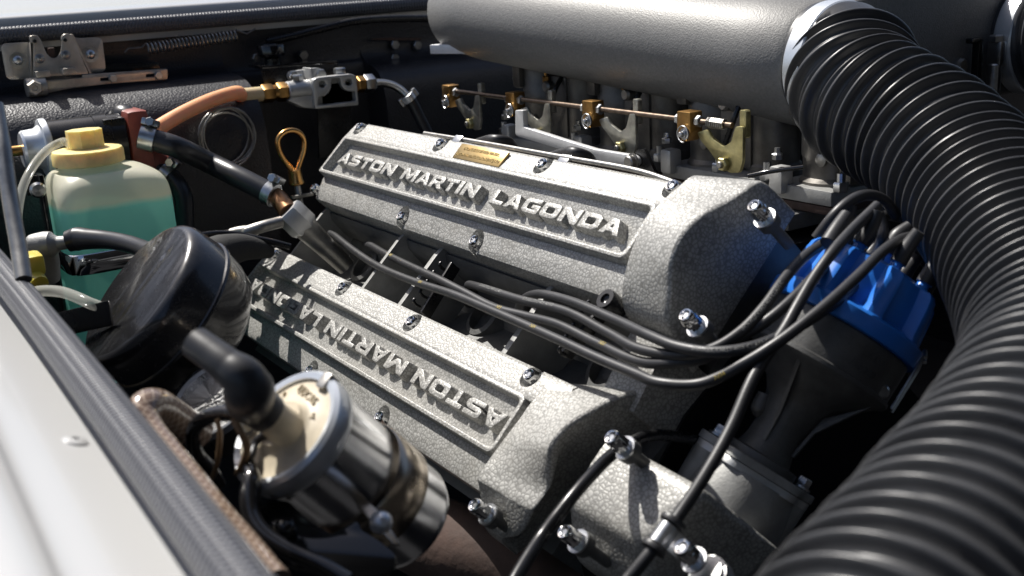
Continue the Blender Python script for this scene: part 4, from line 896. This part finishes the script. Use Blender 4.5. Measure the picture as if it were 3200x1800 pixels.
MB().tube(bt, [.0090, .0102, .0104, .0090, .0074, .0069, .0067], 28).build('boot', RUB, ic, 60)
# strap and black bracket that hold the coil
sb = thing('coil_bracket', 'bronze-tinted strap and black pressed bracket holding the coil', 'bracket', kc + ka * .08 - EZ * .04)
BRZ = mat('tinted_chrome_strap', (.56, .48, .38), .26, 1, var=(40, .15))
x, y, zz = frame(ka, -ky); R = []
for h, rr in ((.046, kr + .0002), (.0468, kr + .0010), (.0682, kr + .0010), (.069, kr + .0002)):
    R.append([kc + ka * h + (x * math.cos(q) + y * math.sin(q)) * rr for q in [2 * math.pi * k / 60 for k in range(61)]])
MB().rings(R, closed=False).build('strap', BRZ, sb, 60)
pz = [(1285, 1040), (1330, 1000), (1420, 1080), (1470, 1150), (1540, 1270), (1500, 1265)]
pd = .498
o = at('R7', 1400, 1120, pd); nrm = (-W_ * .75 - D_ * .66 + R_ * .1).normalized(); ux, uy, _ = frame(nrm, R_)
def onb(pts, oo): 
    out = []
    for p in pts:
        h = hit(*px('R7', *p), oo, nrm) - oo; out.append((h.dot(ux), h.dot(uy)))
    return out
MB().plate([onb(pz, o)], o, ux, uy, -.0015, 0, .0004).build('strap_foot', BRZ, sb)
MB().lathe(at('R7', 1432, 1140, pd - .002), nrm, [(.0052, -.002), (.0050, .0010), (.0036, .0028), (.0018, .0036), (0, .004)], 24).build('strap_screw', GALV, sb)
o2 = at('R7', 1150, 1250, .482)
br = [(880, 1015), (915, 1020), (1010, 1110), (1145, 1200), (1180, 1190), (1285, 1125), (1315, 1150), (1320, 1180), (1420, 1240), (1530, 1330), (1500, 1430), (1300, 1500), (950, 1400), (700, 1300), (690, 1130), (780, 1010)]
MB().plate([rnd(onb(br, o2), .003, 3)], o2, ux, uy, -.004, 0, .0016).build('bracket_plate', GBLK, sb)
MB().tube([at('R7', 850, 1165, .484), at('R7', 890, 1185, .482), at('R7', 920, 1200, .484)], [.004, .006, .004], 16).build('pressed_dimple', GBLK, sb)

# ------------------------------------------------------------------ reservoir cap, wires, braided hose near the coil
oc = at('R7', 470, 440, .64); na = (-R_ * .30 - D_ * .62 - W_ * .72).normalized()
rc = thing('filler_cap', 'silver filler cap with a black ring, half hidden behind the coil', 'cap', oc - na * .02)
MB().lathe(oc - na * .018, na, [(.0300, 0), (.0305, .012), (.0290, .016), (.0265, .0175), (.0255, .0165)], 48).build('black_ring', PBLK, rc)
MB().lathe(oc - na * .018, na, [(.0255, .010), (.0253, .0172), (.0240, .0178), (.0225, .0165), (0, .0165)], 48).build('silver_disc', CASTB, rc)
ox, oy, oz = frame(na, -D_)
flat_text('AUTOMALLED', .0052, oc + ox * .0185 * .0 + oy * 0 - na * .0015 + (R_ * -.3 - D_ * .3).normalized() * .012, R_ * .75 - D_ * .66, -D_ * .75 - R_ * .66, STEEL, rc, extrude=.0003)
flat_text('ED', .0090, oc - na * .0012 + (R_ * .2 + D_ * .1) * .01, R_ * .85 - D_ * .5, -D_ * .85 - R_ * .5, STEEL, rc, extrude=.0004)
bz = [at('R8', 1120, 640, .55), at('R8', 1040, 590, .54), at('R8', 960, 535, .53), at('R8', 885, 490, .52), at('R8', 825, 492, .51), at('R8', 800, 540, .505), at('R8', 845, 625, .50), at('R8', 940, 745, .49), at('R8', 1080, 920, .475), at('R8', 1230, 1110, .46), at('R8', 1370, 1270, .45), at('R8', 1560, 1500, .43)]
tag(MB().tube(bz, [.0085] * 4 + [.0078, .0074, .0070, .0068, .0070, .0070, .0070, .0070], 24, 10).build('braided_hose', BRAID), 'clear brown hose with braided reinforcement beside the wing trim', 'hose')
WB = mat('brown_wire', (.20, .13, .07), .4)
tag(MB().tube([at('R7', 640, 540, .50), at('R7', 560, 525, .505), at('R7', 460, 545, .51), at('R7', 380, 605, .515), at('R7', 370, 690, .52), at('R7', 400, 770, .525), at('R7', 470, 840, .53), at('R7', 520, 930, .54)], [.0036, .0038, .0038, .0036, .0034, .0032, .0030, .003], 18).build('wire_sleeve', GBLK), 'shiny black wire sleeve looping left of the coil', 'wire')
tag(MB().tube([at('R7', 505, 560, .50), at('R7', 520, 640, .50), at('R7', 512, 760, .505), at('R7', 490, 860, .51), at('R7', 460, 915, .515)], .0012, 10).build('wire', WB), 'thin brown wire hanging inside the black wire loop', 'wire')
for k in range(2):
    tag(MB().tube([at('R7', 590 + 14 * k, 560, .485), at('R7', 635 + 12 * k, 640, .485), at('R7', 668 + 12 * k, 730, .488), at('R7', 640 + 12 * k, 820, .492), at('R7', 612 + 14 * k, 870, .50)], .0012, 10).build('wire', WB), 'thin brown wire against the coil rim, %s of the pair' % ('left' if k == 0 else 'right'), 'wire', 'brown wires at the coil rim')
tag(MB().tube([kp(935, 640) - ka * .007, kp(850, 670) - ka * .006, kp(760, 715) - ka * .004, at('R7', 700, 770, .492), at('R7', 680, 830, .495)], [.0026, .0024, .0018, .0016, .0016], 12).build('wire', RUB), 'short black wire from the coil terminal down over the rim', 'wire')
tag(MB().tube([at('R7', 680, 800, .495), at('R7', 700, 900, .485), at('R7', 690, 1010, .48), at('R7', 705, 1120, .475), at('R7', 770, 1215, .47), at('R7', 900, 1300, .465), at('R7', 1080, 1380, .46), at('R7', 1250, 1480, .455)], [.0026, .0042, .0046, .0042, .0040, .0038, .0036, .0036], 18).build('loom_sleeve', GBLK), 'shiny black sleeved cable running down below the coil', 'wire')
# exhaust manifold below the lower cover
ex_ = thing('exhaust_manifold', 'rusty exhaust manifold pipe low under the cam cover', 'exhaust', S(1500, 1780, .78) - EZ * .05)
MB().tube([S(1150, 1500, .84), S(1280, 1640, .80), S(1450, 1720, .76), S(1650, 1780, .73), S(1850, 1900, .70)], [.026, .03, .03, .028, .026], 28).build('manifold_pipe', RUSTY, ex_)
MB().box(S(1530, 1610, .75), EX, T_, N_, .03, .02, .012, .003).build('manifold_lug', RUSTY, ex_)
# cables behind the canister
cw = tag(MB().tube([at('R5', 1750, 1130, .93), at('R5', 1850, 1112, .94), at('R5', 2000, 1100, .95), at('R5', 2150, 1108, .955), at('R5', 2318, 1145, .96), at('Q3', 450, 165, .965), at('Q3', 600, 205, .97)], .0028, 12).build('thin_cable', PBLK), 'thin black cable with a white tag between canister and cam cover', 'cable')
MB().box(at('R5', 2133, 1138, .948), R_, D_, W_, .0085, .0055, .002, .0003).build('cable_tag', mat('white_tag', (.6, .6, .58), .5), cw)
tag(MB().tube([at('Q3', -120, 300, .93), at('Q3', 0, 250, .94), at('Q3', 150, 215, .95), at('Q3', 300, 225, .96), at('Q3', 420, 250, .97)], [.016, .015, .012, .009, .006], 18).build('cable_sheath', FABR), 'matt black fabric sheath leading to the rear of the lower cam cover', 'cable')
tag(MB().tube([at('R5', 1760, 1170, .99), at('R5', 2000, 1130, .99), at('R5', 2180, 1085, .985), at('R5', 2300, 1075, .98), at('Q3', 200, 75, .98), at('Q3', 330, 30, .98), at('Q3', 520, -20, .99)], .0052, 12).build('metal_pipe', DULL), 'dull metal pipe crossing behind the thin black cable', 'pipe')
# ------------------------------------------------------------------ timing case nose (hammered paint) and grey cast drive housing
nb = thing('timing_cover', 'rounded hammered silver cover in front of the lower cam cover', 'engine cover', L.w(.11, .03, -.08))
pA = [(-.003, -.085), (-.003, -.016), (-.0018, -.0065), (.0015, -.0036), (.010, -.0026), (.034, -.0030), (.0405, -.0052), (.047, -.0125), (.058, -.0240), (.063, -.032), (.065, -.042), (.065, -.085)]
pB = [(-.002, -.085), (-.002, -.020), (-.0008, -.0100), (.0025, -.0072), (.010, -.0062), (.033, -.0070), (.0390, -.0095), (.045, -.0165), (.055, -.0280), (.0595, -.036), (.061, -.046), (.061, -.085)]
def up(x, P, k=0): return spline([L.w(x - k * max(t, 0), t, n) for t, n in P], 5)
a, b = up(.079, pA), up(.153, pB, .40); n = len(a); cb_ = sum(b, O0) / n; R = []
for j in range(8): R.append([a[i].lerp(b[i], j / 7 * .92) for i in range(n)])
e = R[-1]; r = .0075
for j in range(1, 8):
    q = j / 7 * math.pi / 2; R.append([e[i] + EX * r * math.sin(q) - (e[i] - cb_).normalized() * r * (1 - math.cos(q)) for i in range(n)])
MB().rings(R).build('nose', HAM, nb, 60)
# pinch bolt and P-clip on the nose
pc = at('Q5', 1630, 1110, .545)
HTp = [at('Q6', 1790, 225, .64), at('Q6', 1600, 410, .625), at('Q6', 1450, 580, .61), at('Q6', 1320, 760, .602), at('Q6', 1195, 970, .592), at('Q6', 1090, 1160, .584), at('Q6', 1000, 1290, .578), at('D', 1895, 950, .568), at('D', 1840, 1075, .556), at('D', 1780, 1185, .546), at('D', 1705, 1300, .538), at('D', 1640, 1385, .532), at('D', 1570, 1470, .53), at('D', 1500, 1560, .52)]
ht = tag(MB().tube(HTp, .0032, 18).build('ignition_lead', RUB), 'black lead running from the distributor steeply down through the chrome P-clip', 'cable')
t = (HTp[11] - HTp[9]).normalized(); c0 = HTp[10].lerp(HTp[11], .55)
cl = thing('p_clip', 'metal P-clip with black rubber lips on the steep ignition lead', 'clamp', c0)
MB().lathe(c0 - t * .0058, t, [(.0044, 0), (.0052, .0004), (.0052, .0112), (.0044, .0116)], 30).build('metal_band', STEEL, cl)
for s_ in (-1, 1): MB().lathe(c0 + t * s_ * .0078 - t * .0022, t, [(.0036, 0), (.0064, .0006), (.0068, .0020), (.0064, .0034), (.0036, .0040)], 30).build('rubber_lip', RUB, cl)
sd = (R_ * .8 + D_ * .5); sd = (sd - t * sd.dot(t)).normalized()
MB().box(c0 + sd * .012, sd, t, sd.cross(t), .018, .0108, .004, .0008).build('clip_tail', STEEL, cl)
q = at('Q5', 1760, 1225, .520)
bt_ax = (-R_ * .55 - D_ * .62 - W_ * .56).normalized()
nut(nb, q, bt_ax, True)
MB().lathe(q - bt_ax * .034, bt_ax, [(.0105, 0), (.0100, .006), (.0100, .0072), (.0085, .0076), (.0085, .0095), (.0060, .0098)], 28).build('bolt_boss', CASTB, nb)
nut(nb, at('Q5', 872, 1112, .588), N_, True) if False else None
# distributor drive housing
A_ = Vector((.10, .62, .78)).normalized()
F0 = at('Q7', 660, 1065, .655)
bolt1, bolt2 = at('Q7', 340, 945, .655), at('Q7', 1010, 1235, .655)
lx = (bolt2 - bolt1); lx = (lx - A_ * lx.dot(A_)).normalized(); ly = A_.cross(lx)
dh = thing('drive_housing', 'grey cast housing with a bolted flange under the distributor', 'housing', F0 - A_ * .07)
hl = (bolt2 - bolt1).length / 2
fl = [(hl + .010, -.006), (hl + .010, .006), (hl, .012), (.022, .027), (-.022, .027), (-hl, .012), (-hl - .010, .006), (-hl - .010, -.006), (-hl, -.012), (-.022, -.027), (.022, -.027), (hl, -.012)]
MB().plate([rnd(fl, .006, 3)], F0, lx, ly, -.006, -.001, .0008).build('flange', CAST, dh)
MB().plate([rnd([(p[0] * .98, p[1] * .97) for p in fl], .006, 3)], F0 - A_ * .0062, lx, ly, -.0045, 0, .0005).build('lower_flange', CASTB, dh)
for s_ in (-1, 1):
    MB().hexn(F0 + lx * s_ * hl, A_, .0046, .0062).build('flange_bolt', STEEL, dh)
    MB().lathe(F0 + lx * s_ * hl - A_ * .0005, A_, [(.0064, 0), (.0064, .0012), (.004, .0014)], 20).build('washer', STEEL, dh)
    MB().lathe(F0 + lx * s_ * hl - A_ * .038, A_, [(.0085, 0), (.0095, .028)], 20).build('lug', CAST, dh)
MB().lathe(F0 - A_ * .085, A_, [(.034, 0), (.0335, .030), (.0320, .060), (.0290, .075)], 44).build('housing_body', CAST, dh)
w = (-R_ * .80 + D_ * .55 - W_ * .25).normalized(); c1 = F0 - A_ * .052
MB().lathe(c1 - w * .01, w, [(.034, 0), (.0345, .028), (.0335, .034), (.030, .040), (.030, .075)], 44).build('side_neck', CAST, dh)

# ------------------------------------------------------------------ distributor
ds = thing('distributor', 'distributor with bright blue cap and grey cast body', 'distributor', F0)
MB().lathe(F0, A_, [(.0225, -.001), (.0225, .0035), (.0170, .0045), (.0150, .012), (.0148, .024), (.0165, .030), (.0175, .036), (.0190, .040), (.0230, .046), (.0330, .054), (.0405, .060), (.0440, .0618), (.0450, .0632), (.0450, .0655), (.0436, .0664), (.0437, .0885), (.0425, .090)], 56).build('body', CASTD, ds)
for q in (-2.1, -.6, 1.2):
    v = lx * math.cos(q) + ly * math.sin(q)
    MB().plate([[(.014, .012), (.019, .040), (.040, .060), (.034, .052), (.0195, .030), (.0165, .012)]], F0 - v.cross(A_) * 0, v, A_, -.0012, .0012, .0003).build('web', CASTD, ds)
cw_ = -1
MB().tube([F0 + A_ * .030 - R_ * .014 - D_ * .001, F0 + A_ * .036 - R_ * .018, F0 + A_ * .046 - R_ * .020], [.004, .006, .005], 14).build('lug', CASTD, ds)
vd = (-W_ - A_ * (-W_).dot(A_)).normalized(); vs_ = A_.cross(vd)     # towards the viewer, sideways
def on_body(ang, h, r): return F0 + A_ * h + (vd * math.cos(ang) + vs_ * math.sin(ang)) * r
for txt, h, an in (('42641A', .0805, .30), ('35DM8', .0725, .25)):
    vsx, fsx = textmesh(txt, .0062, .0003); 
    sgn = 1 if vs_.dot(R_) > 0 else -1
    MB().add([on_body(an + sgn * v.x / .0437, h + v.y, .0437 + v.z) for v in vsx], fsx).build('cast_lettering', CASTD, ds)
MB().lathe(on_body(.75, .069, .0430), vd, [(.0042, 0), (.0042, .001), (.003, .002), (0, .002)], 16).build('rivet', STEEL, ds)
# cap: scalloped skirt, domed top, towers
n = 192; R = []
def scal(j):
    d = abs((8 * j / n) % 1 - .5) * 2; q = min(1, max(0, (.78 - d) / .22)); return q * q * (3 - 2 * q)
for rr, h, k in ((.0430, .0895, 0), (.0470, .0900, 0), (.0476, .0915, 0), (.0476, .0990, 0), (.0462, .1005, 0), (.0448, .1012, .3), (.0440, .1040, 1), (.0425, .1200, 1), (.0412, .1270, 1), (.0390, .1300, .8), (.0300, .1325, .2), (.0001, .1335, 0)):
    R.append([F0 + A_ * h + (lx * math.cos(2 * math.pi * j / n) + ly * math.sin(2 * math.pi * j / n)) * (rr - .0075 * k * scal(j)) for j in range(n)])
MB().rings(R, True, False).build('cap', BLUE, ds, 30)
for k in range(8):
    q = 2 * math.pi * k / 8; v = lx * math.cos(q) + ly * math.sin(q); b0 = F0 + A_ * .118 + v * .0300
    MB().lathe(b0, A_, [(.0080, -.012), (.0072, .004), (.0046, .010), (.0036, .012), (.0034, .022), (.0028, .023)], 24).build('tower', BLUE, ds)
    MB().tube([b0 + A_ * .017, b0 + A_ * .026, b0 + A_ * .032 + v * .001, b0 + A_ * .038 + v * .003], [.0048, .0048, .0042, .0036], 18).build('boot', RUB, ds)
MB().lathe(F0 + A_ * .130, A_, [(.0090, 0), (.0070, .008), (.0045, .012), (.0042, .020)], 24).build('tower', BLUE, ds)
MB().tube([F0 + A_ * .143, F0 + A_ * .155, F0 + A_ * .164 + lx * .003], [.0052, .0050, .0036], 18).build('boot', RUB, ds)
for s_ in (0, 1):
    v = on_body(1.0 + .35 * s_, .094, .0485); MB().tube([v - A_ * .030, v - A_ * .002 + W_ * 0, v + A_ * .008 - vd * .003, v + A_ * .004 + vd * .004], .0011, 8).build('spring_clip', STEEL, ds)

# ------------------------------------------------------------------ ignition leads over the plug valley
def PL(nm, x, y, n): return U.n(nm, x, y, n)
LD = {
 'first': [PL('Q4', 930, 470, -.050), PL('Q4', 985, 385, -.028), PL('Q4', 1110, 345, -.014), PL('Q4', 1400, 410, -.005), PL('Q4', 1850, 598, .002), PL('Q4', 2130, 728, .008), at('Q6', 300, 1292, .592), at('Q6', 560, 1328, .578), at('Q6', 800, 1302, .575), at('Q6', 1050, 1215, .583), at('Q6', 1350, 1040, .602), at('Q6', 1650, 800, .63), at('Q6', 1850, 560, .66)],
 'second': [PL('Q4', 500, 300, -.044), PL('Q4', 475, 262, -.033), PL('Q4', 600, 288, -.021), PL('Q4', 950, 398, -.012), PL('Q4', 1380, 508, -.007), PL('Q4', 1750, 700, -.002), PL('Q4', 2050, 850, .003), at('Q6', 340, 1350, .596), at('Q6', 560, 1300, .592), at('Q6', 760, 1175, .594), at('Q6', 940, 985, .602), at('Q6', 1080, 790, .614), at('Q6', 1230, 620, .63), at('Q6', 1370, 520, .645), at('Q6', 1480, 470, .66)],
 'third': [PL('Q3', 1290, 185, -.044), PL('Q3', 1330, 195, -.036), PL('Q3', 1500, 290, -.028), PL('Q3', 1738, 405, -.022), PL('Q4', 210, 212, -.018), PL('Q4', 450, 335, -.016), PL('Q4', 720, 470, -.014), PL('Q4', 1000, 545, -.013), PL('Q4', 1280, 618, -.010), PL('Q4', 1650, 795, -.006), PL('Q4', 2050, 962, -.001), at('Q6', 250, 1410, .602), at('Q6', 480, 1378, .599), at('Q6', 800, 1195, .598), at('Q6', 1000, 1060, .598), at('Q6', 1180, 900, .605), at('Q6', 1330, 745, .62), at('Q6', 1500, 620, .65)],
 'fourth': [PL('Q3', 960, 85, -.036), PL('Q3', 1010, 110, -.032), PL('Q3', 1150, 220, -.026), PL('Q3', 1400, 385, -.020), PL('Q3', 1738, 527, -.015), PL('Q4', 350, 352, -.010), PL('Q4', 700, 500, -.006), PL('Q4', 1000, 630, -.003), PL('Q4', 1300, 762, .000), PL('Q4', 1650, 925, .003), PL('Q4', 2000, 1070, .005), at('D', 1660, 963, .592), at('D', 1765, 965, .580), at('Q6', 780, 1418, .572), at('Q6', 1050, 1250, .57), at('Q6', 1300, 1060, .575), at('Q6', 1500, 890, .585), at('Q6', 1680, 720, .60), at('Q6', 1830, 570, .615), at('Q6', 1980, 475, .635), at('Q6', 2130, 455, .66)]}
LR = .0031
for k, v in LD.items():
    o = tag(MB().tube(v, LR, 16, 8).build('ignition_lead', RUB), 'black printed ignition lead over the plug valley, %s counted down from the upper cam cover' % k, 'cable', 'ignition leads over the plug valley')
    up_ = -W_ + D_ * -.35
    def alen(i): 
        C = spline(v, 8); return sum((C[j + 1] - C[j]).length for j in range(i * 8))
    if k == 'first': tube_text('BOUGICORD 403 CLASS C', .0034, v, LR, alen(6) + .01, WPRINT, o, up_)
    if k == 'second':
        tube_text('BOUGICORD 403 CLASS', .0034, v, LR, alen(2), WPRINT, o, up_); tube_text('BOUGICORD 403 AUTO', .0034, v, LR, alen(3) + .006, WPRINT, o, up_); tube_text('BOUGICORD 403 CLASS C', .0034, v, LR, alen(9), WPRINT, o, up_, flip=False)
    if k == 'third': 
        for i in (2, 6, 9): tube_text('N03', .0036, v, LR, alen(i) + .004, YPRINT, o, up_)
    if k == 'fourth':
        for i in (4, 7, 12): tube_text('N04', .0036, v, LR, alen(i) + .008, YPRINT, o, up_)
for (x0, y0_, n0, x1, y1_, n1) in ((960, 480, -.060, 975, 392, -.030), (500, 330, -.060, 480, 270, -.034)):
    a, b = PL('Q4', x0, y0_ + 60, n0), PL('Q4', x1, y1_, n1)
    tag(MB().tube([a, b], [.0072, .0058, .0042], 18).build('plug_boot', RUB), 'black plug boot in the valley, %s of the two' % ('right' if x0 > 900 else 'left'), 'plug boot', 'plug boots')
# extra looped leads behind the distributor cap
for k, (pp, lb) in enumerate((([('Q6', 1330, 470, .66), ('Q6', 1490, 270, .655), ('Q6', 1620, 170, .66), ('Q6', 1740, 145, .67), ('Q6', 1850, 190, .68), ('Q6', 1930, 300, .69)], 'highest loop'),
                              ([('Q6', 1500, 560, .69), ('Q6', 1640, 480, .69), ('Q6', 1790, 440, .69), ('Q6', 1850, 400, .69), ('Q6', 1820, 320, .69), ('Q6', 1880, 300, .70), ('Q6', 2000, 320, .71)], 'second loop'),
                              ([('Q6', 1690, 640, .67), ('Q6', 1790, 560, .665), ('Q6', 1830, 460, .66), ('Q6', 1830, 380, .665), ('Q6', 1800, 280, .67)], 'steep middle loop'),
                              ([('Q6', 1560, 610, .70), ('Q6', 1700, 545, .70), ('Q6', 1850, 520, .71), ('Q6', 2050, 560, .72), ('Q6', 2200, 700, .73)], 'lowest loop'))):
    tag(MB().tube([at(*p) for p in pp], .0034, 14).build('ignition_lead', RUB), 'black lead looping over the blue distributor cap, ' + lb, 'cable', 'leads looping behind the distributor')
# heat-shrink sleeves where the leads leave the cap
sl_ = [at('Q6', 1420, 510, .63), at('Q6', 1490, 400, .635), at('Q6', 1560, 300, .64)]
tag(MB().tube(sl_, [.0050, .0048, .0044], 18).build('lead_boot', RUB), 'black rubber boot on the nearest blue distributor tower', 'boot')
# cable that dips over the timing cover
cb2 = [at('Q5', 1900, 425, .66), at('Q5', 1720, 395, .645), at('Q5', 1560, 385, .63), at('Q5', 1400, 430, .612), at('Q5', 1230, 540, .595), at('Q5', 1080, 690, .58), at('Q5', 940, 850, .57), at('Q5', 830, 990, .565), at('Q5', 710, 1150, .56), at('Q5', 610, 1300, .55), at('Q5', 520, 1449, .54), at('Q5', 430, 1620, .53)]
tag(MB().tube(cb2, .0034, 18).build('sender_cable', PBLK), 'glossy black cable arching over the timing cover and down past the lower cam cover', 'cable')
# combs that space the leads
def comb(p0, p1, n0, teeth, label, nm):
    a, b = PL(nm, *p0, n0), PL(nm, *p1, n0); d = (b - a).normalized(); nn = (N_ - d * N_.dot(d)).normalized(); s_ = nn.cross(d)
    o = thing('lead_comb', label, 'lead holder', (a + b) / 2)
    MB().box((a + b) / 2 - nn * .006, d, s_, nn, (b - a).length, .003, .010, .0008).build('strip', PBLK, o)
    for tt in teeth:
        q = PL(nm, *tt, n0 + .004); MB().tube([q - nn * .009 + d * .0012, q - nn * .004 + d * .0018, q - nn * .001 + d * .0008, q - nn * .001 - d * .0014], [.0012, .0013, .0013, .0011], 10).build('tooth', PBLK, o)
    return o
comb((2045, 335), (1770, 790), -.024, [(1950, 352), (1888, 432), (1832, 512), (1772, 600), (1712, 682)], 'black comb spacing the leads in the middle of the plug valley', 'Q3')
comb((1640, 470), (1300, 860), -.014, [(1552, 412), (1488, 510), (1420, 612), (1355, 718), (1295, 828)], 'black comb spacing the leads beside the front end housings', 'Q4')
# fixings between comb and covers
tag(MB().lathe(U.n('Q4', 1715, 385, -.004) - N_ * .014, N_, [(.0072, 0), (.0072, .0132), (.0064, .0145), (.0034, .0145), (.0030, .0125), (.0022, .0120), (0, .0120)], 32).build('rubber_grommet', PBLK), 'round black grommet with a steel eye at the front of the upper cam cover', 'grommet')
# block front between the end housings and the distributor
fb = thing('front_case', 'dark cast front case between the cam covers and the distributor', 'engine block', U.w(.03, .1, -.15))
MB().rings([[U.w(x, t, n) for t, n in ((-.02, -.085), (.10, -.065), (.20, -.075), (.24, -.14), (.20, -.30), (-.02, -.30))] for x in (.02, .052)]).build('case', BAY, fb)
MB().rings([[U.w(x, t, n) for t, n in ((.072, -.022), (.118, -.030), (.118, -.10), (.072, -.10))] for x in (.018, .050)]).build('bridge', HAM, fb)
